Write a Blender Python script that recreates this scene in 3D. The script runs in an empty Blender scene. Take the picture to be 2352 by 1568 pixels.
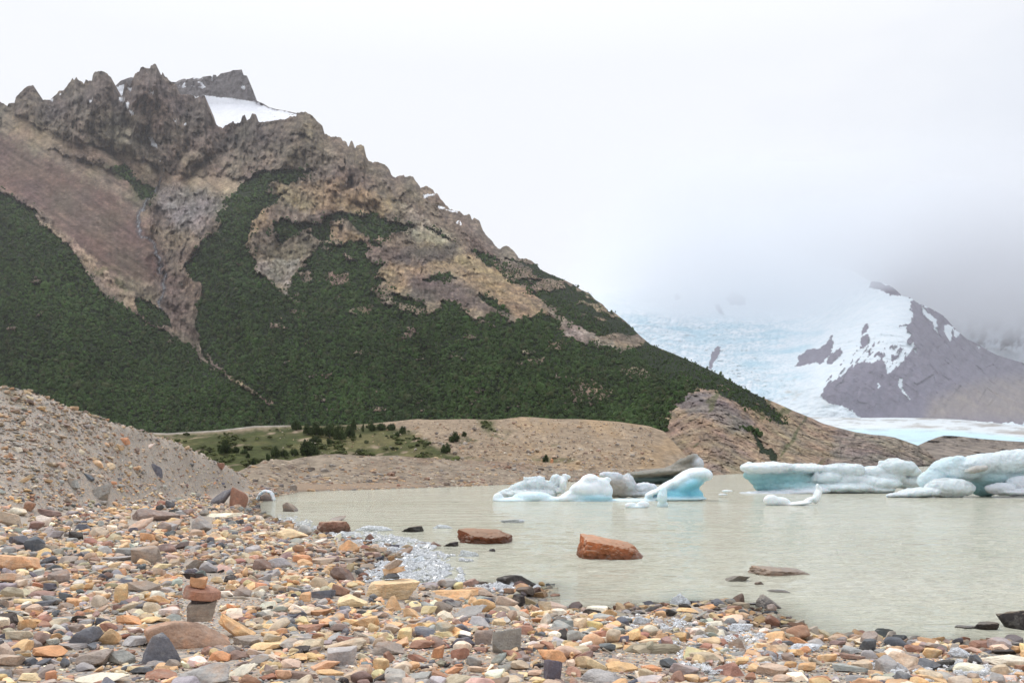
import bpy, bmesh, math, random
import numpy as np
from mathutils import Vector, Matrix, Euler

# ------------------------------------------------------------------ camera, world, sun
SC = bpy.context.scene
COL = SC.collection
F = 1957.0            # focal length and image centre, in the 2352 px wide survey of the view
CU, HV, CH = 1176.0, 1060.0, 1.9   # centre column, horizon row, eye height over the lake

cam_d = bpy.data.cameras.new('camera')
cam = bpy.data.objects.new('camera', cam_d)
COL.objects.link(cam)
cam.location = (0, 0, CH)
cam.rotation_euler = (math.radians(90), 0, 0)
cam_d.sensor_width = 36
cam_d.lens = 36 * F / 2352
cam_d.shift_y = (HV - 784) / 2352
cam_d.clip_start = 0.1
cam_d.clip_end = 60000
SC.camera = cam

SUN_EL, SUN_AZ = math.radians(52), math.radians(-38)     # azimuth from +Y, negative is left
sv = Vector((math.sin(SUN_AZ) * math.cos(SUN_EL), math.cos(SUN_AZ) * math.cos(SUN_EL), math.sin(SUN_EL)))
sun_d = bpy.data.lights.new('sun', 'SUN')
sun_d.energy = 1.5
sun_d.angle = math.radians(16)
sun_d.color = (1.0, 0.96, 0.90)
sun = bpy.data.objects.new('sun', sun_d)
sun.rotation_euler = sv.to_track_quat('Z', 'Y').to_euler()
COL.objects.link(sun)

W = bpy.data.worlds.new('World')
SC.world = W
W.use_nodes = True
wn, wl = W.node_tree.nodes, W.node_tree.links
bg = wn['Background']
bg.inputs['Strength'].default_value = 0.1
sky = wn.new('ShaderNodeTexSky')
sky.sky_type = 'NISHITA'
sky.sun_disc = False
sky.sun_elevation = SUN_EL
sky.sun_rotation = SUN_AZ
wtc = wn.new('ShaderNodeTexCoord')
wmap = wn.new('ShaderNodeMapping')
wmap.inputs['Scale'].default_value = (1.0, 1.0, 2.2)
wl.new(wtc.outputs['Generated'], wmap.inputs['Vector'])
wno = wn.new('ShaderNodeTexNoise')
wno.inputs['Scale'].default_value = 1.7
wno.inputs['Detail'].default_value = 5
wno.inputs['Roughness'].default_value = 0.5
wl.new(wmap.outputs['Vector'], wno.inputs['Vector'])
wr = wn.new('ShaderNodeValToRGB')                 # overcast layer: grey-blue thick cloud to bright thin cloud
wr.color_ramp.elements[0].position = 0.30
wr.color_ramp.elements[0].color = (6.0, 6.4, 7.15, 1)
wr.color_ramp.elements[1].position = 0.62
wr.color_ramp.elements[1].color = (7.65, 7.8, 8.1, 1)
# cloud grows brighter towards the veiled sun
wdot = wn.new('ShaderNodeVectorMath'); wdot.operation = 'DOT_PRODUCT'
gdir = Vector((-0.30, 1.0, 0.42)).normalized()
wdot.inputs[1].default_value = gdir
wl.new(wtc.outputs['Generated'], wdot.inputs[0])
wmr = wn.new('ShaderNodeMapRange')
wmr.inputs['From Min'].default_value = 0.72
wmr.inputs['From Max'].default_value = 1.0
wmr.inputs['To Min'].default_value = -0.12
wmr.inputs['To Max'].default_value = 0.28
wl.new(wdot.outputs['Value'], wmr.inputs['Value'])
wad = wn.new('ShaderNodeMath'); wad.operation = 'ADD'
wl.new(wno.outputs['Fac'], wad.inputs[0]); wl.new(wmr.outputs['Result'], wad.inputs[1])
wl.new(wad.outputs[0], wr.inputs['Fac'])
wmx = wn.new('ShaderNodeMixRGB')
wmx.inputs['Fac'].default_value = 0.95
wl.new(sky.outputs['Color'], wmx.inputs['Color1'])
# an overcast sky is brighter overhead than near the horizon
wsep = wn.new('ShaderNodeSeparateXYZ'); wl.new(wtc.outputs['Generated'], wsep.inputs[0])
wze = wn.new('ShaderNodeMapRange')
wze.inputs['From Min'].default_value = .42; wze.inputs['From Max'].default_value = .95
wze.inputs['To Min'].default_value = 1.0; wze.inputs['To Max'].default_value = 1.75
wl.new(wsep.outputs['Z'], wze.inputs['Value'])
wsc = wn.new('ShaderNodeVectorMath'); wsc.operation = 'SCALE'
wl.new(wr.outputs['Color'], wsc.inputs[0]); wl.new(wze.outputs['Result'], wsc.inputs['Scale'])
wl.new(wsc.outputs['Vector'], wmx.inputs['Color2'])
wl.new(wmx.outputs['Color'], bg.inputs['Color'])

SC.view_settings.view_transform = 'Standard'
SC.view_settings.look = 'None'
SC.view_settings.exposure = 0.33
SC.view_settings.gamma = 1
SC.cycles.volume_bounces = 5
SC.cycles.max_bounces = 10
SC.cycles.diffuse_bounces = 4
SC.cycles.use_denoising = True

# ------------------------------------------------------------------ numeric helpers
rng = np.random.default_rng(7)
random.seed(7)
_perm = np.random.default_rng(11).permutation(256)
_perm = np.concatenate([_perm, _perm, _perm])
_gr = np.random.default_rng(12).normal(size=(256, 3))
_gr /= np.linalg.norm(_gr, axis=1)[:, None]

def perlin(p):
    i = np.floor(p).astype(np.int64)
    f = p - i
    w = f * f * f * (f * (f * 6 - 15) + 10)
    i &= 255
    out = 0
    for dx in (0, 1):
        a = _perm[i[:, 0] + dx]
        wx = w[:, 0] if dx else 1 - w[:, 0]
        for dy in (0, 1):
            b = _perm[a + i[:, 1] + dy]
            wy = w[:, 1] if dy else 1 - w[:, 1]
            for dz in (0, 1):
                g = _gr[_perm[b + i[:, 2] + dz] & 255]
                wz = w[:, 2] if dz else 1 - w[:, 2]
                d = f - np.array([dx, dy, dz])
                out = out + wx * wy * wz * (g * d).sum(1)
    return out * 1.5

def fbm(p, octs=4, gain=0.5, ridged=False):
    p = np.asarray(p, float)
    s, a, n = 0, 1.0, 0
    for k in range(octs):
        v = perlin(p * 2.03 ** k + 17.3 * k)
        if ridged:
            v = 1 - 2 * np.abs(v)
        s = s + a * v
        n += a
        a *= gain
    return s / n

def facets(x, y, seed):
    """broken-rock pattern: jittered cells, each a tilted plane; returns height, cell tone"""
    r = np.random.default_rng(seed)
    J = r.uniform(.1, .9, (64, 64, 2)); G = r.normal(0, 1, (64, 64, 2)); T = r.uniform(-1, 1, (64, 64))
    ix, iy = np.floor(x).astype(int), np.floor(y).astype(int)
    best = np.full(x.shape, 1e9); h = np.zeros(x.shape); t = np.zeros(x.shape)
    for dx in (-1, 0, 1):
        for dy in (-1, 0, 1):
            cx, cy = ix + dx, iy + dy
            a, b = cx & 63, cy & 63
            px, py = x - cx - J[a, b, 0], y - cy - J[a, b, 1]
            d = px * px + py * py
            k = d < best
            best = np.where(k, d, best)
            h = np.where(k, G[a, b, 0] * px + G[a, b, 1] * py + .5 * T[a, b], h)
            t = np.where(k, T[a, b], t)
    return h, t

def sm(x, a, b):
    t = np.clip((x - a) / (b - a), 0, 1)
    return t * t * (3 - 2 * t)

def inpoly(px, py, poly):
    poly = np.asarray(poly, float)
    ins = np.zeros(px.shape, bool)
    x0, y0 = poly[-1]
    for x1, y1 in poly:
        c = ((y1 > py) != (y0 > py))
        with np.errstate(divide='ignore', invalid='ignore'):
            xi = (x0 - x1) * (py - y1) / (y0 - y1 + 1e-12) + x1
        ins ^= c & (px < xi)
        x0, y0 = x1, y1
    return ins

def segdist(px, py, pts, closed=False):
    pts = np.asarray(pts, float)
    n = len(pts)
    best = np.full(px.shape, 1e18)
    for k in range(n if closed else n - 1):
        a, b = pts[k], pts[(k + 1) % n]
        d = b - a
        L = (d * d).sum() + 1e-12
        t = np.clip(((px - a[0]) * d[0] + (py - a[1]) * d[1]) / L, 0, 1)
        q = (px - a[0] - t * d[0]) ** 2 + (py - a[1] - t * d[1]) ** 2
        best = np.minimum(best, q)
    return np.sqrt(best)

def lin(c):
    c = np.asarray(c, float) / 255.0
    return np.where(c <= 0.04045, c / 12.92, ((c + 0.055) / 1.055) ** 2.4)

# regional surveys of the view: local readings -> common survey coordinates
def V1(p): return [(x * .3336, 122.5 + y * .3336) for x, y in p]
def V2(p): return [(784 + x * .3336, 245 + y * .3336) for x, y in p]
def V3(p): return [(1396.5 + x * .4062, 551.2 + y * .4062) for x, y in p]
def V4(p): return [(x * .3336, 612.5 + y * .3336) for x, y in p]
def V5(p): return [(490 + x * .3336, 826.9 + y * .3336) for x, y in p]
VIEW = {'6': (0, 1102.5, .29686), '7': (673.7, 1102.5, .29686), '8': (1347.5, 1102.5, .42708),
        'A': (1102.4, 1029, .25), 'B': (1617, 1004.5, .3125), 'C': (551.2, 1078, .2083),
        'D': (980, 1249.5, .28645), 'E': (1617, 1261.7, .3125), '5': (490, 826.9, .3336), '4': (0, 612.5, .3336)}
def VV(view, x, y):
    a, b, s = VIEW[view]
    return a + x * s, b + y * s

def unproj(u, v, Y):
    return np.stack([(u - CU) / F * Y, Y + 0 * u, CH + (HV - v) / F * Y], -1)

# ------------------------------------------------------------------ mesh helpers
def mesh_np(name, V, faces, cols=None, smooth=True, attrs=None):
    me = bpy.data.meshes.new(name)
    V = np.ascontiguousarray(V, np.float32)
    me.vertices.add(len(V))
    me.vertices.foreach_set('co', V.ravel())
    if not isinstance(faces, (list, tuple)):
        faces = [faces]
    loops = np.concatenate([f.ravel() for f in faces]).astype(np.int32)
    tot = np.concatenate([np.full(len(f), f.shape[1]) for f in faces])
    st = np.concatenate([[0], np.cumsum(tot)[:-1]]).astype(np.int32)
    me.loops.add(len(loops))
    me.loops.foreach_set('vertex_index', loops)
    me.polygons.add(len(tot))
    me.polygons.foreach_set('loop_start', st)
    me.update(calc_edges=True)
    me.polygons.foreach_set('use_smooth', np.full(len(tot), smooth))
    if cols is not None:
        a = me.attributes.new('Col', 'FLOAT_COLOR', 'POINT')
        c = np.ones((len(V), 4), np.float32)
        c[:, :cols.shape[1]] = cols
        a.data.foreach_set('color', c.ravel())
    for k, val in (attrs or {}).items():
        a = me.attributes.new(k, 'FLOAT', 'POINT')
        a.data.foreach_set('value', np.ascontiguousarray(val, np.float32))
    me.update()
    return me

def grid_faces(nr, nc):
    i = np.arange(nr * nc).reshape(nr, nc)
    return np.stack([i[:-1, :-1], i[:-1, 1:], i[1:, 1:], i[1:, :-1]], -1).reshape(-1, 4)

def link(name, me, mat=None, parent=None, label=None, cat=None, group=None, kind=None, loc=None):
    o = bpy.data.objects.new(name, me)
    COL.objects.link(o)
    if mat is not None and me is not None and not len(me.materials):
        me.materials.append(mat)
    if parent is not None:
        o.parent = parent
    if loc is not None:
        o.location = loc
    for k, v in (('label', label), ('category', cat), ('group', group), ('kind', kind)):
        if v:
            o[k] = v
    return o

_ico = {}
def ico(sub):
    if sub not in _ico:
        bm = bmesh.new()
        bmesh.ops.create_icosphere(bm, subdivisions=sub, radius=1)
        V = np.array([v.co[:] for v in bm.verts])
        Fc = np.array([[v.index for v in f.verts] for f in bm.faces])
        bm.free()
        _ico[sub] = (V, Fc)
    return _ico[sub]

def rock_shape(kind, seed, sub=3, rough=0.05):
    """Unit-box rock: bounding box normalised to +-0.5 on every axis."""
    r = np.random.default_rng(seed)
    D, Fc = ico(sub)
    def rv(n):
        a = r.normal(size=(n, 3)); return a / np.linalg.norm(a, axis=1)[:, None]
    ax = np.array([[1, 0, 0], [-1, 0, 0], [0, 1, 0], [0, -1, 0], [0, 0, 1], [0, 0, -1.]])
    if kind == 'slab':
        na = int(r.integers(3, 7))
        th = np.sort(r.uniform(0, 6.283, na)) * .5 + np.linspace(0, 6.283, na, endpoint=False) * .5 + r.uniform(0, 6)
        sd_ = np.stack([np.cos(th), np.sin(th), r.normal(0, .3, na)], 1)
        N = np.concatenate([sd_, ax[4:] + r.normal(size=(2, 3)) * .2, rv(4)])
        d = np.concatenate([r.uniform(.5, 1, na), r.uniform(.6, .95, 2), r.uniform(.75, 1.05, 4)]); p = 44
    elif kind == 'block':
        N = np.concatenate([ax + r.normal(size=ax.shape) * .22, rv(9)])
        d = np.concatenate([r.uniform(.7, .95, 6), r.uniform(.66, 1.0, 9)]); p = 36
    elif kind == 'cube':
        N = np.concatenate([ax + r.normal(size=ax.shape) * .12, rv(3)])
        d = np.concatenate([r.uniform(.75, .9, 6), r.uniform(.95, 1.1, 3)]); p = 46
    elif kind == 'wedge':
        N = np.concatenate([ax + r.normal(size=ax.shape) * .2, [[.75 * r.choice([-1, 1]), r.uniform(-.5, .2), .75]], rv(7)])
        d = np.concatenate([r.uniform(.75, .95, 6), [.42], r.uniform(.7, 1.05, 7)]); p = 36
    elif kind == 'pyr':
        th = np.array([.5, 1.9, 3.6, 5.2]) + r.uniform(-.35, .35, 4)
        s = np.stack([np.cos(th), np.sin(th), r.uniform(.35, .8, 4)], 1)
        N = np.concatenate([s, [[0, 0, -1.], [.35, -.3, 1], [-.5, .2, .9]], rv(6)])
        d = np.concatenate([np.full(4, .5) + r.uniform(-.08, .08, 4), [.55, .62, .60], r.uniform(.7, 1.0, 6)]); p = 36
    elif kind == 'lake':       # big tilted boulder: steep left end, top sloping to the right
        N = np.concatenate([[[.28, -.10, .95], [-.97, -.1, .12], [.05, -.98, .10], [.80, -.2, .56], [.35, -.88, .25], [-.72, -.68, .12], [0, 1, .1], [0, 0, -1], [.62, -.55, .55]], rv(4)])
        d = np.concatenate([[.56, .80, .72, .86, .76, 1.0, .8, .7, .84], r.uniform(1.0, 1.1, 4)]); p = 46
    elif kind == 'table':      # flat topped boulder with an undercut front edge
        N = np.concatenate([[[.02, -.30, .95], [-.9, -.35, .1], [.1, -.9, -.25], [-.4, -.85, -.1], [.9, -.3, .05], [.6, -.8, .0], [0, 1, .1], [0, 0, -1], [.55, -.2, .8]], rv(7)])
        d = np.concatenate([[.50, .85, .72, .78, .85, .78, .8, .7, .68], r.uniform(.85, 1.0, 7)]); p = 40
    elif kind == 'dome':
        N = np.concatenate([rv(16), [[0, 0, -1]]]); d = np.concatenate([r.uniform(.8, 1, 16), [.45]]); p = 14
    else:
        N = rv(16); d = r.uniform(.76, 1, 16); p = 11
    N = N / np.linalg.norm(N, axis=1)[:, None]
    q = np.clip(D @ N.T, 0, None) / d
    R = (q ** p).sum(1) ** (-1 / p)
    off = r.uniform(0, 50, 3)
    R = R * (1 + rough * (fbm(D * 1.6 + off, 3) * 1.1 + (fbm(D * 5 + off, 2) * .5 if sub > 2 else 0) - (np.clip(fbm(D * 3.2 + off, 4, .6, True) - .45, 0, 1) * .9 if sub > 4 else 0)))
    V = D * R[:, None]
    lo, hi = V.min(0), V.max(0)
    return (V - (lo + hi) / 2) / (hi - lo), Fc

# ------------------------------------------------------------------ material helpers
def newmat(name):
    m = bpy.data.materials.new(name)
    m.use_nodes = True
    nt = m.node_tree
    return m, nt.nodes, nt.links, nt.nodes['Principled BSDF']

def nnoise(n, l, vec, scale, detail=4, rough=.55, dist=0):
    t = n.new('ShaderNodeTexNoise')
    t.inputs['Scale'].default_value = scale
    t.inputs['Detail'].default_value = detail
    t.inputs['Roughness'].default_value = rough
    t.inputs['Distortion'].default_value = dist
    if vec is not None:
        l.new(vec, t.inputs['Vector'])
    return t

def nramp(n, l, fac, stops):
    r = n.new('ShaderNodeValToRGB')
    e = r.color_ramp.elements
    while len(e) < len(stops):
        e.new(.5)
    for el, (p, c) in zip(e, stops):
        el.position = p
        el.color = (c, c, c, 1) if np.isscalar(c) else (*c, 1)
    l.new(fac, r.inputs['Fac'])
    return r

def nmix(n, l, mode, fac, a, b):
    m = n.new('ShaderNodeMixRGB')
    m.blend_type = mode
    for sock, val in (('Fac', fac), ('Color1', a), ('Color2', b)):
        if hasattr(val, 'is_output'):
            l.new(val, m.inputs[sock])
        elif sock == 'Fac':
            m.inputs[sock].default_value = val
        else:
            m.inputs[sock].default_value = (*val, 1)
    return m.outputs['Color']

def nbump(n, l, h, strength, dist, bs, normal=None):
    b = n.new('ShaderNodeBump')
    b.inputs['Strength'].default_value = strength
    b.inputs['Distance'].default_value = dist
    l.new(h, b.inputs['Height'])
    if normal is not None:
        l.new(normal, b.inputs['Normal'])
    l.new(b.outputs['Normal'], bs.inputs['Normal'])
    return b

def attr(n, name='Col'):
    a = n.new('ShaderNodeAttribute'); a.attribute_name = name
    return a

def rock_material(name, per_object, wet=False):
    m, n, l, bs = newmat(name)
    tc = n.new('ShaderNodeTexCoord')
    if per_object:
        oi = n.new('ShaderNodeObjectInfo')
        geo = n.new('ShaderNodeNewGeometry')
        base = oi.outputs['Color']
        vec = geo.outputs['Position']
    else:
        base = attr(n).outputs['Color']
        vec = tc.outputs['Object']
    n1 = nnoise(n, l, vec, 9, 5, .6)
    n2 = nnoise(n, l, vec, 60, 3, .6)
    mp = n.new('ShaderNodeMapping')
    mp.inputs['Rotation'].default_value = (.5, .3, .4)
    mp.inputs['Scale'].default_value = (3, 3, 26)
    l.new(vec, mp.inputs['Vector'])
    n3 = nnoise(n, l, mp.outputs['Vector'], 1.4, 3, .5, .6)
    c = nmix(n, l, 'MULTIPLY', 1, base, nramp(n, l, n1.outputs['Fac'], [(.25, (.74, .73, .74)), (.5, (1, 1, 1)), (.78, (1.3, 1.26, 1.2))]).outputs['Color'])
    c = nmix(n, l, 'MULTIPLY', .55, c, nramp(n, l, n3.outputs['Fac'], [(.3, (.78, .75, .73)), (.6, (1.15, 1.13, 1.1))]).outputs['Color'])
    c = nmix(n, l, 'MULTIPLY', .6, c, nramp(n, l, n2.outputs['Fac'], [(.3, .7), (.65, 1.12)]).outputs['Color'])
    n4 = nnoise(n, l, vec, 4.5, 5, .65, .5)
    st = nmix(n, l, 'MULTIPLY', 1, c, (1.12, .78, .56))
    c = nmix(n, l, 'MIX', nramp(n, l, n4.outputs['Fac'], [(.52, 0), (.70, .6)]).outputs['Color'], c, st)
    n5 = nnoise(n, l, vec, 6.5, 5, .65, .5)
    c = nmix(n, l, 'MIX', nramp(n, l, n5.outputs['Fac'], [(.55, 0), (.72, .4)]).outputs['Color'], c, (.52, .48, .42))
    bs.inputs['Roughness'].default_value = .85
    bs.inputs['Specular IOR Level'].default_value = .22
    if wet:      # dusty dry top, splashed band just over the waterline
        sn_ = n.new('ShaderNodeSeparateXYZ'); l.new(geo.outputs['Normal'], sn_.inputs[0])
        mb_ = n.new('ShaderNodeMath'); mb_.operation = 'MULTIPLY_ADD'
        l.new(n1.outputs['Fac'], mb_.inputs[0]); mb_.inputs[1].default_value = .5; l.new(sn_.outputs['Z'], mb_.inputs[2])
        dust = nmix(n, l, 'MIX', .55, c, (.50, .40, .29))
        c = nmix(n, l, 'MIX', nramp(n, l, mb_.outputs[0], [(.85, 0), (1.1, .8)]).outputs['Color'], c, dust)
        sx_ = n.new('ShaderNodeSeparateXYZ'); l.new(geo.outputs['Position'], sx_.inputs[0])
        ma = n.new('ShaderNodeMath'); ma.operation = 'MULTIPLY_ADD'
        l.new(n1.outputs['Fac'], ma.inputs[0]); ma.inputs[1].default_value = .14; l.new(sx_.outputs['Z'], ma.inputs[2])
        c = nmix(n, l, 'MULTIPLY', 1, c, nramp(n, l, ma.outputs[0], [(.12, .45), (.22, .72), (.42, 1.1)]).outputs['Color'])
        l.new(nramp(n, l, ma.outputs[0], [(.10, .25), (.26, .8)]).outputs['Color'], bs.inputs['Roughness'])
    l.new(c, bs.inputs['Base Color'])
    add = n.new('ShaderNodeMath'); add.operation = 'ADD'
    l.new(n1.outputs['Fac'], add.inputs[0]); l.new(n2.outputs['Fac'], add.inputs[1])
    nbump(n, l, add.outputs[0], .5, .012, bs)
    return m

M_ROCK = rock_material('rock', True)
M_ROCKWET = rock_material('wet_rock', True, True)
M_STONES = rock_material('shingle', False)

# ------------------------------------------------------------------ lake shore and near ground
SHORE = [(2900, 1500), (2600, 1496), (2352, 1488), (2200, 1481), (2100, 1474), (1990, 1470), (1900, 1466), (1830, 1452), (1790, 1428),
         (1740, 1402), (1690, 1392), (1600, 1386), (1500, 1392), (1440, 1402), (1380, 1408), (1290, 1402), (1230, 1396),
         (1205, 1385), (1240, 1365), (1235, 1345), (1180, 1342), (1100, 1344), (1040, 1348), (980, 1346), (930, 1340),
         (855, 1338), (835, 1320), (850, 1300), (900, 1285), (925, 1264), (880, 1254), (820, 1244), (760, 1233), (720, 1222),
         (690, 1212), (640, 1198), (600, 1186), (580, 1172), (585, 1155), (600, 1146), (640, 1137), (690, 1128.5),
         (800, 1125), (1102, 1115), (1400, 1101), (1640, 1088.5), (1700, 1085), (2117, 1067), (2900, 1066)]
def on_lake(u, v):
    Y = CH * F / (np.asarray(v, float) - HV)
    return (np.asarray(u, float) - CU) / F * Y, Y
_sx, _sy = on_lake(*np.array(SHORE).T)
SHORE_W = np.stack([_sx, _sy], 1)

MOR_U = [-700, -300, 0, 40, 90, 150, 245, 345, 395, 470, 520, 560, 600, 640]
MOR_V = [800, 845, 889, 893, 905, 930, 963, 993, 1010, 1045, 1068, 1092, 1118, 1135]
MOR_Y = [24, 27, 30, 30.5, 31, 32, 34, 38, 40, 44, 47, 49, 50, 51]

def shore_s(x, y):
    d = segdist(x, y, SHORE_W, False)
    return np.where(inpoly(x, y, SHORE_W), -d, d)

def gz(x, y, detail=True):
    """height of the beach, lake bed and near moraine bank"""
    s = shore_s(x, y)
    zb = np.where(s > 0, .46 * (1 - np.exp(-np.maximum(s, 0) / 3.2)) + .008 * s, np.maximum(.13 * s, -.9))
    u = CU + x / y * F
    Yr = np.interp(u, MOR_U, MOR_Y)
    zr = CH + (HV - np.interp(u, MOR_U, MOR_V)) / F * Yr
    zm = np.where(y < Yr, zr - .47 * (Yr - y), zr - .35 * (y - Yr))
    zm = np.where(u < 645, zm, -5)
    k = .35
    hh = np.clip(.5 + .5 * (zb - zm) / k, 0, 1)
    z = zm + (zb - zm) * hh + k * hh * (1 - hh)
    if detail:
        P = np.stack([x, y, 0 * x], 1)
        z = z + .035 * fbm(P * .8, 3) * sm(s, -.1, .8) + (.14 * fbm(P * .25, 3) + .07 * fbm(P * 1.1, 3)) * sm(zm - zb, -.2, .6)
    return z

def hit(u, v, water=True):
    """where the line of sight (u,v) meets beach or lake"""
    Ys = np.geomspace(4.2, 75, 700)
    x = (u - CU) / F * Ys
    g = gz(x, Ys)
    if water:
        g = np.maximum(g, 0)
    zr = CH - (v - HV) / F * Ys
    k = np.argmax(zr <= g)
    if not (zr <= g).any():
        k = len(Ys) - 1
    return float(x[k]), float(Ys[k]), float(g[k])

PAL = {'o': (206, 160, 100), 'y': (208, 178, 124), 't': (186, 163, 132), 'g': (150, 147, 142), 'b': (104, 107, 114),
       'r': (158, 110, 84), 'm': (134, 106, 94), 'w': (212, 200, 176), 'k': (72, 66, 64), 'p': (192, 160, 130),
       'n': (146, 130, 116), 'O': (198, 138, 80), 'x': (196, 116, 70), 'q': (140, 86, 64)}
PALL = {}
for k, v in PAL.items():
    c_ = lin(v)
    PALL[k] = np.minimum((c_ * .70 + c_.mean() * .30) * (1.28 if k not in 'kb' else 1.05), .85)

PALL['x'] = lin((172, 112, 74)); PALL['q'] = lin((140, 84, 58)); PALL['P'] = lin((190, 158, 134)) * .9

# ground sheet
us = np.arange(-620, 2900, 4.0)
Ys = np.geomspace(2.2, 64, 230)
UU, YY = np.meshgrid(us, Ys)
gx, gy = ((UU - CU) / F * YY).ravel(), YY.ravel()
gzz = gz(gx, gy)
P = np.stack([gx, gy, gzz], 1)
n_a = fbm(P * .5, 4)[:, None]; n_b = fbm(P * 2.2 + 9, 3)[:, None]
gc = lin((172, 165, 155)) * .95 * (1 + .35 * n_a + .25 * n_b)
gc = gc + (lin((152, 150, 147)) * .95 - gc) * np.clip(.5 + n_b, 0, 1) * .5
ss = shore_s(gx, gy)
fg_ = sm(gy, 34, 46)[:, None] * sm(gx / gy * F + CU, 560, 620)[:, None]
gc = gc * (1 - fg_) + lin((156, 140, 122)) * .85 * fg_
wetf = (1 - sm(ss, .05, .8))[:, None] * sm(gzz, 1.2, .6)[:, None]
gc = gc * (1 - .35 * wetf)
moss = sm(fbm(P * .45 + 31, 3), .22, .4) * sm(gzz, 2.6, 3.4)
gc = gc + (lin((92, 88, 50)) * .7 - gc) * (moss * .8)[:, None]
m, n, l, bs = newmat('gravel')
tc = n.new('ShaderNodeTexCoord')
base = attr(n).outputs['Color']
vo = n.new('ShaderNodeTexVoronoi'); vo.inputs['Scale'].default_value = 22
l.new(tc.outputs['Object'], vo.inputs['Vector'])
vo2 = n.new('ShaderNodeTexVoronoi'); vo2.inputs['Scale'].default_value = 55
l.new(tc.outputs['Object'], vo2.inputs['Vector'])
sep = n.new('ShaderNodeSeparateColor'); l.new(vo.outputs['Color'], sep.inputs['Color'])
peb = nramp(n, l, sep.outputs['Red'], [(0, (.62, .62, .66)), (.35, (.95, .93, .9)), (.6, (1.25, 1.05, .82)), (.8, (1.1, .8, .68)), (1, (1.45, 1.38, 1.2))])
c = nmix(n, l, 'MULTIPLY', .7, base, peb.outputs['Color'])
sep2 = n.new('ShaderNodeSeparateColor'); l.new(vo2.outputs['Color'], sep2.inputs['Color'])
c = nmix(n, l, 'MULTIPLY', .6, c, nramp(n, l, sep2.outputs['Green'], [(0, .6), (1, 1.3)]).outputs['Color'])
l.new(c, bs.inputs['Base Color'])
bs.inputs['Roughness'].default_value = .9
bs.inputs['Specular IOR Level'].default_value = .2
nbump(n, l, vo.outputs['Distance'], .6, .03, bs).invert = True
M_GRAVEL = m
link('beach_ground', mesh_np('beach_ground', P, grid_faces(len(Ys), len(us)), gc), M_GRAVEL, kind='structure')

# ------------------------------------------------------------------ water
us = np.arange(-700, 3000, 5.0)
Ys = np.concatenate([np.geomspace(5.0, 80, 330), np.geomspace(83, 900, 60)])
UU, YY = np.meshgrid(us, Ys)
wx, wy = ((UU - CU) / F * YY).ravel(), YY.ravel()
sd = shore_s(wx, wy)
P = np.stack([wx, wy, 0 * wx], 1)
wz = (.026 * fbm(P * np.array([.9, 2.0, 1]) , 3) + .016 * fbm(P * np.array([3., 6.5, 1]) + 5, 2) * sm(wy, 40, 10)) * sm(-sd, .0, 2.5)
wz *= sm(wy, 160, 60) * .8 + .2
dep = np.clip(-gz(wx, wy, False), 0, 1.5)
m, n, l, bs = newmat('glacial_water')
tc = n.new('ShaderNodeTexCoord')
mp = n.new('ShaderNodeMapping'); mp.inputs['Scale'].default_value = (1, 2.4, 1); mp.inputs['Rotation'].default_value = (0, 0, -.12)
l.new(tc.outputs['Object'], mp.inputs['Vector'])
a1 = nnoise(n, l, mp.outputs['Vector'], .9, 4, .55, .4)
a2 = nnoise(n, l, mp.outputs['Vector'], 4.5, 4, .6, .3)
mp2 = n.new('ShaderNodeMapping'); mp2.inputs['Scale'].default_value = (.05, .22, 1)
l.new(tc.outputs['Object'], mp2.inputs['Vector'])
a3 = nnoise(n, l, mp2.outputs['Vector'], 1, 4, .55)
cw = nramp(n, l, a3.outputs['Fac'], [(.3, lin((206, 204, 182)) * .87), (.7, lin((218, 215, 196)) * .88)])
l.new(cw.outputs['Color'], bs.inputs['Base Color'])
bs.inputs['Roughness'].default_value = .08
bs.inputs['IOR'].default_value = 1.33
bs.inputs['Specular IOR Level'].default_value = .22
ad = n.new('ShaderNodeMath'); ad.operation = 'MULTIPLY_ADD'
l.new(a2.outputs['Fac'], ad.inputs[0]); ad.inputs[1].default_value = .42
l.new(a1.outputs['Fac'], ad.inputs[2])
a0 = nnoise(n, l, mp.outputs['Vector'], .28, 3, .5, .3)
ad2 = n.new('ShaderNodeMath'); ad2.operation = 'MULTIPLY_ADD'
l.new(a0.outputs['Fac'], ad2.inputs[0]); ad2.inputs[1].default_value = 1.6; l.new(ad.outputs[0], ad2.inputs[2])
nbump(n, l, ad2.outputs[0], .9, .34, bs)
tr = n.new('ShaderNodeBsdfTransparent')
mixs = n.new('ShaderNodeMixShader')
da = attr(n, 'turbid')
l.new(da.outputs['Fac'], mixs.inputs['Fac'])
l.new(tr.outputs[0], mixs.inputs[1]); l.new(bs.outputs[0], mixs.inputs[2])
l.new(mixs.outputs[0], n['Material Output'].inputs['Surface'])
M_WATER = m
wmesh = mesh_np('lake_water', np.stack([wx, wy, wz], 1), grid_faces(len(Ys), len(us)), attrs={'turbid': np.clip(1 - np.exp(-dep * 26) * .9, 0, 1)})
link('lake_water', wmesh, M_WATER, kind='structure')

# a broad sheet of ground below everything, out to the horizon
B = 40000.0
link('ground', mesh_np('ground', np.array([[-B, -200, -3], [B, -200, -3], [B, B, -3], [-B, B, -3.]]), np.array([[0, 1, 2, 3]])), M_GRAVEL, kind='structure')
bpy.data.meshes['ground'].attributes.new('Col', 'FLOAT_COLOR', 'POINT').data.foreach_set('color', np.tile([.25, .23, .2, 1], 4).astype(np.float32))

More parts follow.
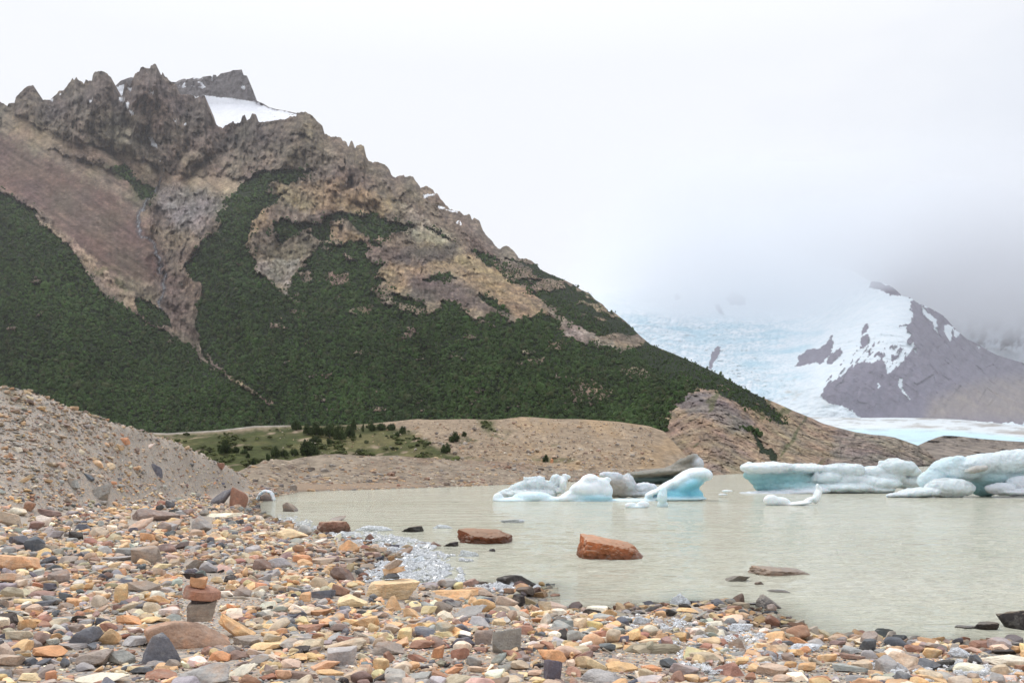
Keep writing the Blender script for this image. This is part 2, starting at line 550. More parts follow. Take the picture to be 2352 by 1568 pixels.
# ------------------------------------------------------------------ main mountain
RIDGE = [(-400, 232), (-200, 215), (-90, 226)] + V1([(0, 335), (50, 362), (60, 345), (100, 340), (110, 300), (150, 260), (185, 228), (228, 222), (240, 245), (262, 300), (300, 322), (345, 320),
    (390, 280), (400, 262), (440, 255), (490, 185), (500, 170), (510, 187), (525, 165), (535, 180), (570, 200), (575, 215), (590, 185), (635, 190), (640, 140), (665, 126), (700, 122), (740, 140),
    (765, 170), (775, 230), (785, 305), (820, 302), (843, 292), (850, 250), (865, 190), (880, 212), (890, 240), (915, 180), (930, 140), (960, 125), (965, 100), (985, 92), (1000, 100), (1035, 105), (1038, 85),
    (1070, 72), (1082, 90), (1084, 135), (1110, 150), (1120, 128), (1130, 155), (1150, 165), (1160, 185), (1190, 205), (1210, 215), (1225, 285), (1300, 285), (1330, 290), (1350, 300), (1375, 300),
    (1410, 290), (1425, 380), (1460, 430), (1465, 465), (1500, 500), (1535, 515), (1550, 495), (1590, 480), (1605, 465), (1615, 485), (1640, 480), (1662, 470), (1665, 432), (1685, 425), (1695, 460),
    (1720, 455), (1735, 412), (1765, 420), (1770, 470), (1800, 475), (1850, 470), (1900, 460), (1960, 455), (2000, 435), (2040, 435), (2045, 410), (2100, 402), (2145, 425), (2180, 465), (2220, 500),
    (2230, 550), (2270, 572), (2345, 578)]) + V2([(10, 235), (35, 240), (50, 285), (65, 235), (72, 230), (95, 290), (105, 270), (130, 260), (155, 270), (165, 330), (185, 370), (215, 385),
    (250, 380), (300, 400), (330, 430), (345, 470), (370, 490), (385, 480), (430, 472), (445, 490), (465, 475), (490, 480), (520, 520), (545, 560), (590, 545), (635, 575), (645, 600), (660, 595),
    (680, 630), (715, 670), (740, 700), (790, 720), (815, 720), (845, 750), (885, 740), (900, 780), (915, 765), (950, 785), (975, 850), (1000, 890), (1035, 920), (1060, 960), (1090, 980), (1120, 960),
    (1140, 955), (1180, 985), (1210, 1020), (1220, 1045), (1270, 1045), (1310, 1060), (1345, 1090), (1370, 1120), (1440, 1155), (1530, 1190), (1600, 1225), (1650, 1260), (1710, 1285), (1750, 1330),
    (1800, 1360), (1840, 1410)]) + V3([(30, 405), (100, 460), (180, 540), (240, 590), (400, 655), (500, 700), (600, 745), (700, 800), (770, 840), (850, 880), (950, 920), (1050, 965), (1100, 985), (1165, 1012),
    (1210, 1035), (1300, 1060), (1400, 1085), (1500, 1100), (1560, 1105), (1620, 1115), (1680, 1135), (1750, 1160), (1800, 1190), (1845, 1225), (1872, 1258)])
BOT = [(-400, 1060), (300, 1045), (1450, 1045), (1560, 1094), (1640, 1091), (1700, 1087), (1850, 1080), (2000, 1073), (2117, 1068.5), (2160, 1067)]
CTRL = [(-400, 230, 1900), (-260, 600, 1250), (-300, 1040, 700), (0, 1040, 650), (300, 1040, 580), (700, 1040, 500), (1100, 1040, 420), (1450, 1045, 300),
        (1560, 1094, 124), (1640, 1091, 122), (1700, 1087, 140), (1850, 1080, 188), (2000, 1073, 290), (2117, 1068.5, 440), (2156, 1067, 540),
        (1500, 960, 420), (1560, 900, 440), (1640, 850, 700), (1640, 940, 320), (1750, 950, 430), (1750, 1030, 260), (1880, 971, 640), (1900, 1040, 360), (2000, 1005, 560), (2100, 1030, 560),
        (0, 240, 1900), (150, 260, 1850), (340, 170, 1950), (480, 250, 1900), (700, 265, 1750), (960, 430, 1650), (1150, 580, 1450), (1400, 715, 1150), (1240, 650, 1250),
        (370, 430, 1650), (360, 650, 1230), (470, 830, 900), (100, 600, 1050), (200, 800, 780), (0, 440, 1450), (540, 500, 1280), (560, 700, 930), (640, 640, 1080), (700, 450, 1420), (760, 470, 1350),
        (900, 620, 1050), (1200, 720, 800), (1300, 780, 780), (1000, 800, 680), (1300, 900, 500), (700, 850, 680), (620, 930, 620), (500, 900, 640), (250, 330, 1800), (200, 450, 1500), (560, 350, 1750)]
def tps_fit(C):
    C = np.array(C, float)
    X = C[:, :2] / 1000
    d2 = ((X[:, None] - X[None]) ** 2).sum(-1)
    K = d2 * np.log(d2 + 1e-9) * .5 + np.eye(len(X)) * 2e-3
    Pm = np.concatenate([np.ones((len(X), 1)), X], 1)
    A = np.block([[K, Pm], [Pm.T, np.zeros((3, 3))]])
    w = np.linalg.solve(A, np.concatenate([np.log(C[:, 2]), np.zeros(3)]))
    def ev(u, v):
        Q = np.stack([u, v], -1).reshape(-1, 2) / 1000
        out = w[-3] + Q @ w[-2:]
        for k in range(len(X)):
            dd = ((Q - X[k]) ** 2).sum(1)
            out = out + w[k] * dd * np.log(dd + 1e-9) * .5
        return np.exp(out).reshape(np.shape(u))
    return ev
CTRL = [(u, v, y if y < 130 else 130 * (y / 130) ** .82) for u, v, y in CTRL]
mdepth = tps_fit(CTRL)

us = np.arange(-390, 2156, 1.8)
NR = 300
rv = np.interp(us, *np.array(RIDGE).T)
rv = rv + 4.6 * fbm(np.stack([us * .19, 0 * us, 0 * us], 1), 4, .65) * sm(us, 1280, 1150)
bv = np.interp(us, *np.array(BOT).T)
tt = np.linspace(0, 1, NR)[:, None]
MU = np.repeat(us[None], NR, 0)
MV = bv[None] + (rv - bv)[None] * tt
MU_, MV_ = MU.ravel(), MV.ravel()
Y0 = mdepth(MU_, MV_)
P0 = unproj(MU_, MV_, Y0)
ISO = np.array([1, .27, 1])
PI = np.stack([(MU_ - CU) / F * 900, 260 * np.log(Y0), (HV - MV_) / F * 900], 1)
# --- zones of cover, traced on the slope, with ragged borders
def warp(u, v, amp, sc, seed):
    q = np.stack([u * sc, v * sc, np.full(u.shape, seed)], 1)
    return u + amp * fbm(q, 4, .6), v + amp * fbm(q + 40, 4, .6)
wu, wv = warp(MU_, MV_, 16, .035, 3.3)
HF = fbm(PI / 6.0 + 77, 4, .68)
wu = wu + 6 * HF; wv = wv + 6 * fbm(PI / 6.0 + 7, 4, .68)
def zone(*polys, u=None, v=None):
    u = wu if u is None else u; v = wv if v is None else v
    mk = np.zeros(u.shape, bool)
    for p in polys:
        mk |= inpoly(u, v, p)
    return mk
FOREST = [
    [(-420, 380), (-200, 400), (0, 439), (30, 452), (90, 489), (77, 499), (120, 535), (160, 569), (195, 615), (227, 669), (290, 706), (334, 736), (394, 772), (444, 799), (467, 833), (494, 853),
     (534, 879), (634, 946), (690, 985), (690, 1070), (-420, 1070)],
    V4([(930, 220), (1000, 240), (1080, 290), (1160, 340), (1180, 430), (1120, 410), (1040, 380), (960, 320)]),
    V1([(1720, 850), (1640, 920), (1600, 980), (1540, 1030), (1570, 1060), (1500, 1100), (1490, 1140), (1550, 1150), (1500, 1220), (1380, 1310), (1260, 1490)]) +
    V4([(1410, 140), (1360, 260), (1350, 400), (1380, 520), (1400, 600), (1450, 680), (1600, 800), (1900, 1000)]) + [(690, 990), (690, 1060), (1500, 1060), (1528, 985), (1535, 935), (1572, 905),
     (1600, 890), (1640, 897), (1690, 922), (1745, 948), (1722, 905), (1690, 870), (1640, 830), (1500, 770), (1440, 812), (1340, 788), (1292, 772), (1282, 735)] +
    V2([(1500, 1500), (1430, 1420), (1400, 1430), (1250, 1470), (1200, 1500), (1050, 1420), (900, 1480), (860, 1420), (760, 1340), (700, 1350), (680, 1400), (590, 1440), (560, 1370), (460, 1300),
        (390, 1290), (300, 1220), (230, 1160), (310, 1080), (200, 1090), (170, 1000), (220, 970), (150, 940), (0, 950)]) +
    [(740, 565), (700, 600), (668, 645), (655, 688), (640, 662), (612, 642), (582, 622), (590, 600), (572, 575), (560, 560), (576, 538), (582, 508), (605, 480), (632, 470), (645, 452), (610, 440), (630, 415), (690, 405), (720, 392), (650, 390), (600, 393)],
    V1([(1840, 870), (1950, 830), (2050, 800), (2000, 850), (2130, 850), (2090, 880), (1960, 900), (1880, 890)]),
    V1([(1870, 1180), (1950, 1130), (2050, 1160), (2200, 1170), (2280, 1110), (2350, 1100), (2350, 1140), (2270, 1180), (2290, 1300), (2230, 1310), (2100, 1210), (1950, 1310), (1900, 1280)]),
    V2([(0, 735), (140, 760), (200, 720), (270, 740), (330, 800), (440, 800), (510, 830), (400, 850), (330, 870), (300, 920), (320, 960), (220, 960), (160, 870), (60, 800), (0, 770)]),
    V2([(560, 820), (640, 850), (740, 910), (820, 960), (760, 930), (640, 870)]),
    V2([(900, 985), (1000, 1025), (1160, 1050), (1230, 1072), (1300, 1085), (1380, 1118), (1500, 1180), (1600, 1225), (1760, 1340), (1850, 1410), (2100, 1570), (1730, 1570), (1600, 1480), (1450, 1400),
        (1350, 1305), (1240, 1245), (1100, 1140), (950, 1045)]),
    V2([(550, 1180), (650, 1165), (730, 1150), (790, 1185), (700, 1200), (600, 1215)]),
    V2([(940, 1290), (1000, 1300), (1100, 1370), (1180, 1420), (1120, 1420), (1000, 1350)]),
    V3([(770, 850), (860, 880), (940, 960), (1010, 1040), (960, 1030), (860, 960), (790, 920)]),
    V3([(800, 1090), (850, 1110), (900, 1170), (970, 1240), (930, 1250), (870, 1190)]),
    V1([(760, 790), (850, 770), (900, 830), (1000, 900), (1080, 930), (1050, 1010), (960, 1000), (900, 920), (830, 850)]),
]
OUTCROP = [V2([(1180, 1210), (1300, 1230), (1420, 1190), (1540, 1215), (1560, 1240), (1400, 1260), (1250, 1270)]),
           V2([(1600, 1340), (1750, 1350), (1860, 1410), (1800, 1400), (1700, 1380)]),
           V2([(1030, 1050), (1200, 1070), (1330, 1130), (1300, 1180), (1180, 1190), (1080, 1120)]),
           [(755, 628), (800, 625), (806, 648), (760, 652)], [(1305, 885), (1360, 878), (1405, 895), (1395, 925), (1330, 930), (1300, 910)],
           [(1200, 830), (1250, 820), (1240, 845)], [(1420, 850), (1480, 845), (1500, 868), (1440, 870)],
           V2([(250, 1330), (420, 1350), (560, 1400), (590, 1440), (480, 1420), (300, 1360)]), [(690, 625), (715, 625), (712, 650), (690, 650)],
           V4([(1410, 590), (1490, 700), (1600, 790), (1900, 950), (1890, 930), (1620, 770), (1500, 680), (1430, 580)])]
forest = zone(*FOREST) & ~zone(*OUTCROP)
nz = fbm(PI / 60.0, 4)
forest &= ~((fbm(PI / np.array([30, 30, 16.]) + 50, 5, .6) > np.where(MU_ > 620, np.where(MV_ < 780, .22, .29), .40)) & (MV_ < 945))
fb = forest.astype(float)

rock_amt = 1 - fb
R1 = fbm(PI / np.array([80., 80, 110]), 6, .55, True)
R2 = fbm(PI / np.array([22., 22, 36]) + 3, 5, .55, True)
R1 = np.maximum(R1, .02 + .25 * (R1 - .02)); R2 = np.maximum(R2, .05 + .2 * (R2 - .05))
R3 = fbm(PI / np.array([45., 45, 14]) + 8, 3, .5)
R4 = fbm(PI / np.array([8., 8, 12]) + 4, 4, .6, True)
R4 = np.maximum(R4, .1 + .15 * (R4 - .1))
R5 = fbm(PI / np.array([20., 20, 55]) + 14, 4, .6)
upper = sm(MV_, 820, 380)
cliff = sm(wu, 1500, 1560) * sm(wv, 860, 900)
sc_ = np.clip(Y0 / 900, .12, 1.3)
scree = zone(V1([(0, 500), (300, 650), (650, 760), (1000, 930), (1100, 1500), (1060, 1600), (850, 1568), (700, 1500), (480, 1300), (250, 1050), (0, 920), (-900, 700), (-900, 400)]),
             V1([(0, 360), (200, 480), (500, 600), (900, 700), (1150, 820), (1700, 860), (1600, 980), (1300, 920), (1100, 900), (950, 850), (700, 730), (300, 650), (0, 500)]))
edge = sm(np.repeat(tt, len(us), 1).ravel(), 1.0, .93)
CRK = fbm(PI / np.array([12., 12, 9]) + 19, 5, .6, True)
CRK = np.maximum(CRK, .1 + .15 * (CRK - .1))
DIP = fbm(np.stack([(MU_ + .72 * MV_) * .006, (MV_ - .72 * MU_) * .034, 0 * MU_], 1), 5, .6, True)
fw = 1.6 * HF
fA, tA = facets((MU_ + .35 * MV_) / 27 + .5 * R5 + .12 * fw, (MV_ - .35 * MU_) / 36 + .5 * R3, 5)
fB, tB = facets((MU_ + .3 * MV_) / 11 + .3 * R5 + .12 * fw, (MV_ - .4 * MU_) / 13 + .3 * R3, 6)
fC, tC = facets((MU_ + .2 * MV_) / 5.5 + .15 * fw, (MV_ - .3 * MU_) / 6.5 + .3 * R5, 7)
flute = fbm(PI / np.array([6., 6, 30]) + 2, 4, .6)
dY = (30 * (R1 - .35) * (.35 + .9 * upper) + 13 * (R2 - .3)) * sc_ * (rock_amt * .9 + .1) * np.where(scree, .3, 1) * (.25 + .75 * edge) + (2.0 * R3 + 4.2 * (R4 - .3) + (5.0 + 9 * sm(np.repeat(rv[None], NR, 0).ravel() - MV_, -110, -50) * sm(MU_, 760, 600)) * flute + 4.5 * (CRK - .3)) * rock_amt * sc_ * np.where(scree, .2, 1)
GUL = [[(330, 250), (345, 330), (372, 420), (362, 520), (352, 600), (372, 700), (440, 770), (468, 832), (535, 885), (640, 965)], [(640, 560), (645, 620), (655, 690), (700, 790), (760, 900)], [(500, 280), (430, 340), (380, 410)], [(200, 300), (290, 380), (360, 430)],
       [(560, 260), (500, 350), (430, 420)], [(800, 420), (770, 470), (740, 560), (700, 640)], [(1000, 480), (1080, 570), (1180, 660), (1290, 760), (1400, 830)], [(880, 640), (930, 740), (1000, 860)], [(260, 210), (285, 280), (330, 330)]]
RIB = [[(345, 160), (320, 260), (300, 330)], [(215, 175), (215, 250), (180, 310)], [(470, 230), (470, 300), (440, 360)], [(700, 270), (680, 330), (640, 390), (560, 480), (520, 600), (560, 740), (620, 880)], [(820, 340), (800, 400), (850, 450)], [(930, 420), (900, 520), (860, 600), (900, 700), (1000, 800)], [(1100, 510), (1060, 590), (1130, 640), (1250, 720)],
       [(0, 480), (120, 560), (250, 700), (400, 800), (520, 920)]]
for L_, a_, w_ in [(q, 1, 15) for q in GUL] + [(q, -1, 20) for q in RIB]:
    d_ = segdist(MU_ + 14 * R3, MV_ + 10 * R3, L_)
    dY = dY - a_ * 20 * np.exp(-(d_ / w_) ** 2) * sc_ * edge
fan = fbm(np.stack([MU_ * .045 + .35 * R1, MV_ * .006, 0 * MU_], 1) + 3, 4, .55, True)
dY = dY + 16 * (fan - .3) * sc_ * edge * rock_amt * np.where(scree, .35, 1)
FAC = (6.0 * fA + 3.2 * fB + 1.3 * fC) * (.42 + .42 * upper + .05 * cliff)
dY = dY + FAC * sc_ * edge * rock_amt * np.where(scree, .12, 1)
toe = sm(np.repeat(tt, len(us), 1).ravel(), 0, .06)
dY = dY + cliff * toe * sc_ * (15 * (DIP - .3) + 12 * (R2 - .3) + 2 * fA + 3 * fB)
Y1 = Y0 - dY
PM = unproj(MU_, MV_, Y1)

cm = np.zeros((len(MU_), 3))
rvv = np.repeat(rv[None], NR, 0).ravel()
def C(rgb, k=.98): return lin(rgb) * k
cm[:] = C((152, 134, 113))
def mixc(mask, rgb, a=1.0, k=.98):
    global cm
    w_ = (np.asarray(mask, float) * a)[:, None]
    cm = cm * (1 - w_) + C(rgb, k) * w_
def soft(polys, width=9, u=None, v=None):
    hf = 16 * HF if u is None else 0
    width = width * 1.1 if u is None else width
    u = wu if u is None else u; v = wv if v is None else v
    d = np.full(u.shape, 1e9)
    for p in polys:
        ins = inpoly(u, v, p)
        dd = segdist(u, v, p, True)
        d = np.minimum(d, np.where(ins, -dd, dd))
    return sm(d + hf, width, -width)
mixc(upper, (146, 130, 111), .8)
crag = sm(.5 * R1 + .5 * R2 + .5 * R5, .40, .66)
mixc(crag * (.45 + .55 * upper), (120, 107, 96), .62)
mixc(soft([V1([(0, 360), (200, 480), (500, 620), (900, 720), (1150, 820), (1700, 860), (1600, 980), (1300, 920), (1100, 900), (950, 850), (700, 730), (300, 650), (0, 500), (-900, 300), (-900, 200)])], 16), (166, 146, 122), .75)
mixc(soft([V1([(1500, 480), (1750, 560), (1700, 700), (1500, 800), (1300, 800), (1200, 720), (1350, 600)])], 25), (150, 132, 115), .5)
mixc(soft([V1([(0, 545), (300, 720), (620, 880), (900, 1040), (1120, 1350), (1130, 1568), (900, 1568), (700, 1500), (480, 1300), (250, 1050), (0, 920), (-900, 700), (-900, 500)])], 12), (108, 88, 79), .92)
mixc(soft([V1([(1080, 950), (1250, 910), (1400, 940), (1540, 1010), (1480, 1130), (1400, 1270), (1200, 1180), (1100, 1080)])], 18), (150, 142, 134), .85)
mixc(soft([V1([(1170, 1030), (1290, 1060), (1400, 1200), (1340, 1240), (1200, 1150)])], 14), (176, 168, 160), .6)
mixc(soft([V4([(1050, 60), (1250, 60), (1400, 140), (1360, 260), (1350, 420), (1390, 600), (1320, 520), (1180, 400), (1100, 250)])], 8), (132, 115, 102), .9)
mixc(soft([V1([(230, 1130), (330, 1230), (480, 1340), (640, 1500), (760, 1640), (930, 1750), (920, 1640), (800, 1560), (650, 1430), (520, 1300), (380, 1210)])], 5), (186, 164, 138), .9)
ochre = [V1([(1930, 870), (2050, 900), (2350, 860), (2350, 1090), (2250, 1090), (2050, 1080), (1880, 960)]), V2([(0, 560), (150, 560), (330, 640), (350, 740), (150, 745), (0, 720)]),
         V2([(670, 1050), (760, 1020), (900, 1010), (1000, 1060), (1150, 1170), (1350, 1290), (1430, 1420), (1280, 1470), (1150, 1400), (1000, 1320), (820, 1190), (700, 1130), (480, 1170), (430, 1100)]),
         V2([(230, 1160), (350, 1060), (460, 1130), (470, 1260), (400, 1290), (300, 1220)]), V2([(0, 850), (150, 870), (160, 940), (0, 950)]),
         V1([(2270, 1190), (2350, 1160), (2350, 1280), (2290, 1290)]), V1([(1700, 1100), (1800, 1060), (1860, 1180), (1760, 1230), (1680, 1330)])]
mixc(soft(ochre, 9), (178, 152, 118), .85)
mixc(soft([V2([(430, 960), (780, 950), (830, 1010), (690, 1060), (500, 1090), (330, 1060)])], 9), (100, 92, 90), .8)
mixc(soft([V2([(470, 1190), (780, 1200), (900, 1280), (1150, 1410), (1200, 1500), (1050, 1420), (760, 1340), (560, 1370), (470, 1290)])], 9), (112, 100, 96), .8)
mixc(soft([V2([(370, 640), (420, 640), (560, 760), (700, 860), (760, 950), (600, 920), (500, 920), (480, 850), (540, 840), (440, 740)])], 4), (178, 164, 142), .95)
mixc(soft([[(582, 600), (600, 605), (640, 597), (690, 600), (667, 642), (655, 688), (648, 660), (625, 645), (590, 625)]], 4), (172, 160, 148), .95)
mixc(soft([[(1262, 712), (1330, 745), (1400, 785), (1442, 812), (1340, 788), (1290, 772), (1285, 735)]], 3), (166, 156, 142), .95)
mixc(soft([V2([(1430, 1400), (1560, 1480), (1700, 1545), (1690, 1555), (1550, 1500)])], 3), (165, 155, 135), .8)
mixc(crag * (1 - upper) * np.where(scree, .3, 1), (118, 106, 95), .55)
tower = sm(rvv - MV_, -75, -40) * sm(MU_, 760, 600)
mixc(tower * sm(R5 + .6 * R2, -.25, .1), (108, 98, 91), .75)
# right-hand cliff by the lake and the ice-worn knolls
mixc(cliff * sm(wu, 1500, 1540), (148, 128, 108), .9)
streak = .55 - DIP
mixc(cliff * sm(.85 * streak + .4 * (R2 - .3) + .1 * tB, .10, .42), (118, 107, 98), .6)
mixc(cliff * sm(-.85 * streak - .3 * (R2 - .3) - .1 * tB, -.04, .3), (184, 162, 134), .6)
mixc(soft([V3([(340, 950), (450, 860), (560, 860), (660, 900), (760, 960), (820, 1040), (780, 1080), (700, 1080), (600, 1030), (480, 980)])], 8), (112, 106, 104), .85)
mixc(sm(MU_ + .25 * (MV_ - 1000), 1905, 1935), (138, 127, 117), .95)
gstreak = fbm(np.stack([MU_ * .03 - MV_ * .05, MV_ * .12 + MU_ * .02, 3 + 0 * MU_], 1), 4, .6)
mixc(sm(MU_, 1880, 1930) * sm(gstreak + .5 * R2 - .15, .05, .3), (100, 93, 88), .6)
mixc(sm(fbm(np.stack([MU_ * .02 + MV_ * .012, MV_ * .01, 7 + 0 * MU_], 1), 4, .6), .18, .3) * cliff * sm(MU_, 1910, 1880), (86, 88, 58), .8)
dstk = fbm(np.stack([MU_ * .07 - MV_ * .10, MU_ * .006 + MV_ * .008, 0 * MU_], 1), 5, .6)
cm *= (1 + np.where(scree, 1.0, .12) * dstk)[:, None]
och = soft(ochre, 9)
cm *= (1 + .45 * och * fbm(PI / np.array([4.5, 4.5, 24.]), 4, .6))[:, None]
cm *= (1 + .22 * fbm(PI / 4.0 + 9, 3, .6))[:, None]
crk = fbm(PI / np.array([9., 9, 6]) + 19, 5, .62, True)
crk2 = fbm(PI / np.array([4., 4, 5]) + 29, 4, .65, True)
ra_ = np.where(scree, .35, 1.0) * (1 - .45 * cliff)
cm *= (1 + ra_ * (.08 * tA + .10 * tB + .11 * tC))[:, None]
cm *= (1 - ra_ * (.30 * sm(crk, .38, .66) + .16 * sm(crk2, .38, .66)))[:, None]
lt = fbm(PI / np.array([14., 14, 7]) + 47, 5, .65)
mixc(sm(lt, .16, .42) * (1 - .5 * upper) * ra_, (182, 164, 140), .55)
mixc(sm(lt, -.2, -.45) * ra_, (104, 94, 86), .4)
# grain of the rock: bands, stains and lichen
cm *= (1 + .42 * fbm(PI / 11.0, 4, .65) + .08 * R3)[:, None]
cm *= (1 + .16 * np.stack([fbm(PI / 40.0 + 5, 3), fbm(PI / 44.0 + 15, 3), fbm(PI / 48.0 + 25, 3)], 1))
cm *= (1 + .22 * cliff)[:, None]
# green scrub, streams, snow beds
mixc(soft([V1([(690, 740), (860, 780), (1000, 900), (1080, 960), (1040, 1030), (930, 1010), (800, 880)]), V4([(640, 20), (800, 0), (850, 120), (920, 180), (830, 170), (720, 90)])], 10) * sm(fbm(PI / 18.0 + 70, 3), -.2, .15), (88, 90, 58), .8)
stream = np.minimum(segdist(wu, wv, V1([(1110, 860), (1090, 930), (1000, 1040), (960, 1080), (945, 1180), (970, 1240), (1060, 1320), (1090, 1400), (1110, 1500)])), segdist(wu, wv, V4([(1140, 50), (1115, 140), (1100, 230), (1120, 330)])))
mixc(sm(stream, 6, 2), (78, 76, 80), .7)
mixc(sm(stream, 1.5, .6), (160, 166, 172), .5)
mixc(forest, (40, 56, 28), 1, .55)
ww, wz_ = warp(MU_, MV_, 5, .09, 8.8)
snow = zone(V1([(1030, 580), (1050, 585), (1062, 610), (1082, 635), (1070, 655), (1045, 630)]), V2([(560, 612), (600, 603), (645, 606), (600, 624), (570, 628)]), V2([(660, 686), (690, 686), (715, 700), (680, 706)]),
            V2([(712, 700), (800, 722), (800, 735), (740, 715)]), V2([(790, 800), (802, 780), (812, 785), (803, 806)]), V2([(812, 815), (820, 785), (828, 790), (822, 816)]),
            V1([(820, 300), (850, 310), (850, 335), (828, 330)]), V1([(855, 355), (880, 330), (895, 325), (875, 385)]), V1([(890, 395), (920, 405), (925, 425), (905, 420)]), V1([(1030, 255), (1060, 262), (1055, 278), (1035, 270)]),
            V1([(880, 240), (905, 240), (900, 262), (882, 258)]), V1([(1190, 455), (1222, 458), (1215, 468)]), V1([(1262, 480), (1282, 475), (1280, 492), (1265, 495)]), V1([(340, 320), (370, 312), (365, 330)]),
            V1([(612, 318), (635, 322), (632, 335), (615, 332)]), V1([(1330, 285), (1370, 290), (1360, 304), (1335, 300)]), V1([(405, 280), (420, 278), (415, 292)]), V1([(1090, 735), (1110, 735), (1108, 748)]), V1([(1110, 802), (1135, 798), (1130, 812)]), u=ww, v=wz_)
mixc(snow, (250, 250, 252), 1, .95)

# far side of the mountain, falling away behind the ridge
back = []
PMr = PM.reshape(NR, len(us), 3)
for k, (dy, dz) in enumerate([(30, -12), (120, -70), (320, -260), (600, -640)]):
    q = PMr[-1].copy()
    s_ = np.clip(Y1.reshape(NR, -1)[-1] / 1000, .1, 1.2)
    q[:, 1] += dy * s_; q[:, 2] += dz * s_
    q[:, 2] = np.maximum(q[:, 2], -2)
    back.append(q)
PMall = np.concatenate([PMr] + [b[None] for b in back])
cma = np.concatenate([cm.reshape(NR, len(us), 3), np.repeat(cm.reshape(NR, len(us), 3)[-1:], 4, 0)])
m, n, l, bs = newmat('mountain_rock')
tc = n.new('ShaderNodeTexCoord')
base = attr(n).outputs['Color']
mi = n.new('ShaderNodeMapping'); mi.inputs['Scale'].default_value = (1, .12, 1); l.new(tc.outputs['Object'], mi.inputs['Vector'])
b1 = nnoise(n, l, mi.outputs['Vector'], .12, 7, .68)
b3 = nnoise(n, l, mi.outputs['Vector'], .55, 5, .65)
mp = n.new('ShaderNodeMapping'); mp.inputs['Scale'].default_value = (.16, .05, .05)
l.new(tc.outputs['Object'], mp.inputs['Vector'])
b2 = nnoise(n, l, mp.outputs['Vector'], 1, 5, .6, .5)
bw = n.new('ShaderNodeRGBToBW'); l.new(base, bw.inputs[0])
fk = nramp(n, l, bw.outputs[0], [(.55, 1), (.75, .15)])          # clean snow is even, rock is mottled
c = nmix(n, l, 'MULTIPLY', fk.outputs['Color'], base, nramp(n, l, b1.outputs['Fac'], [(.3, .62), (.5, 1.05), (.72, 1.42)]).outputs['Color'])
c = nmix(n, l, 'MULTIPLY', fk.outputs['Color'], c, nramp(n, l, b3.outputs['Fac'], [(.3, .72), (.5, 1.02), (.7, 1.25)]).outputs['Color'])
c2 = nmix(n, l, 'MULTIPLY', .5, c, nramp(n, l, b2.outputs['Fac'], [(.32, (.72, .7, .7)), (.65, (1.15, 1.13, 1.1))]).outputs['Color'])
c = nmix(n, l, 'MIX', fk.outputs['Color'], c, c2)
l.new(c, bs.inputs['Base Color'])
bs.inputs['Roughness'].default_value = .95
bs.inputs['Specular IOR Level'].default_value = .1
sm_ = n.new('ShaderNodeMath'); sm_.operation = 'MULTIPLY_ADD'
l.new(b3.outputs['Fac'], sm_.inputs[0]); sm_.inputs[1].default_value = .3; l.new(b1.outputs['Fac'], sm_.inputs[2])
nbump(n, l, sm_.outputs[0], .9, 5.0, bs)
M_MTN = m
link('mountain', mesh_np('mountain', PMall.reshape(-1, 3), grid_faces(NR + 4, len(us)), cma.reshape(-1, 3)), M_MTN, kind='structure')

# forest that reads as one mass: crowns scattered over the wooded slope
def crown_template(seed, sub):
    r = np.random.default_rng(seed)
    D, Fc = ico(sub)
    R = 1 + .32 * fbm(D * 1.7 + seed * 3.1, 2) + r.uniform(-.22, .22, len(D))
    V = D * R[:, None]
    V[:, 2] = np.where(V[:, 2] < 0, V[:, 2] * .5, V[:, 2] * 1.15)
    return V, Fc
m, n, l, bs = newmat('forest_foliage')
base = attr(n).outputs['Color']
tc = n.new('ShaderNodeTexCoord')
b1 = nnoise(n, l, tc.outputs['Object'], .9, 4, .7)
c = nmix(n, l, 'MULTIPLY', .9, base, nramp(n, l, b1.outputs['Fac'], [(.32, .45), (.5, 1), (.7, 1.5)]).outputs['Color'])
l.new(c, bs.inputs['Base Color'])
bs.inputs['Roughness'].default_value = .9
bs.inputs['Specular IOR Level'].default_value = .12
nbump(n, l, b1.outputs['Fac'], 1, 1.2, bs)
M_FOREST = m
fidx = np.flatnonzero(forest & (MV_ < 1005) & (MU_ > -380))
NT = 62000
w5, w6 = warp(MU_, MV_, 46, .03, 23.3)
fringe = np.flatnonzero(zone(*FOREST, u=w5 + 8 * HF, v=w6) & ~forest & (MV_ < 1000) & (MU_ > -380) & ~snow)
pick = rng.choice(fidx, NT, p=(lambda w_: w_ / w_.sum())(np.clip(1050 - MV_[fidx], 60, 1e9) ** 0 * (bv - rv)[fidx % len(us)]))
pick[-3600:] = rng.choice(fringe, 3600)
tp = PM[pick] + rng.normal(size=(NT, 3)) * np.array([.9, .9, .2])
dist = Y1[pick]
big = fbm(P0[pick] / 30.0 + 20, 3)
rad = rng.lognormal(math.log(.98), .3, NT) * (1 + .35 * big) * np.clip(dist / 650, .75, 1.25)
rad[-3600:] *= .62
rad *= 1 - .5 * sm(MU_[pick], 1120, 1240) * sm(MV_[pick] - np.interp(MU_[pick], *np.array(RIDGE).T), 75, 35)
tone = (.8 * fbm(PI[pick] / 70.0 + 33, 4) + .9 * fbm(np.stack([MU_[pick] * .03, MV_[pick] * .007, 0 * dist], 1) + 3, 4, .6))[:, None]
fc = lin((64, 84, 42)) * .84 * np.clip(1 + rng.normal(size=(NT, 1)) * .20 + .62 * tone, .3, 2.0) * (1 + rng.normal(size=(NT, 3)) * .05)
olive = rng.random((NT, 1)) < .10
fc = np.clip(np.where(olive, lin((88, 96, 58)) * .62 * (1 + .2 * tone), fc), .006, .3)
Vs, Fs, Cs, off = [], [], [], 0
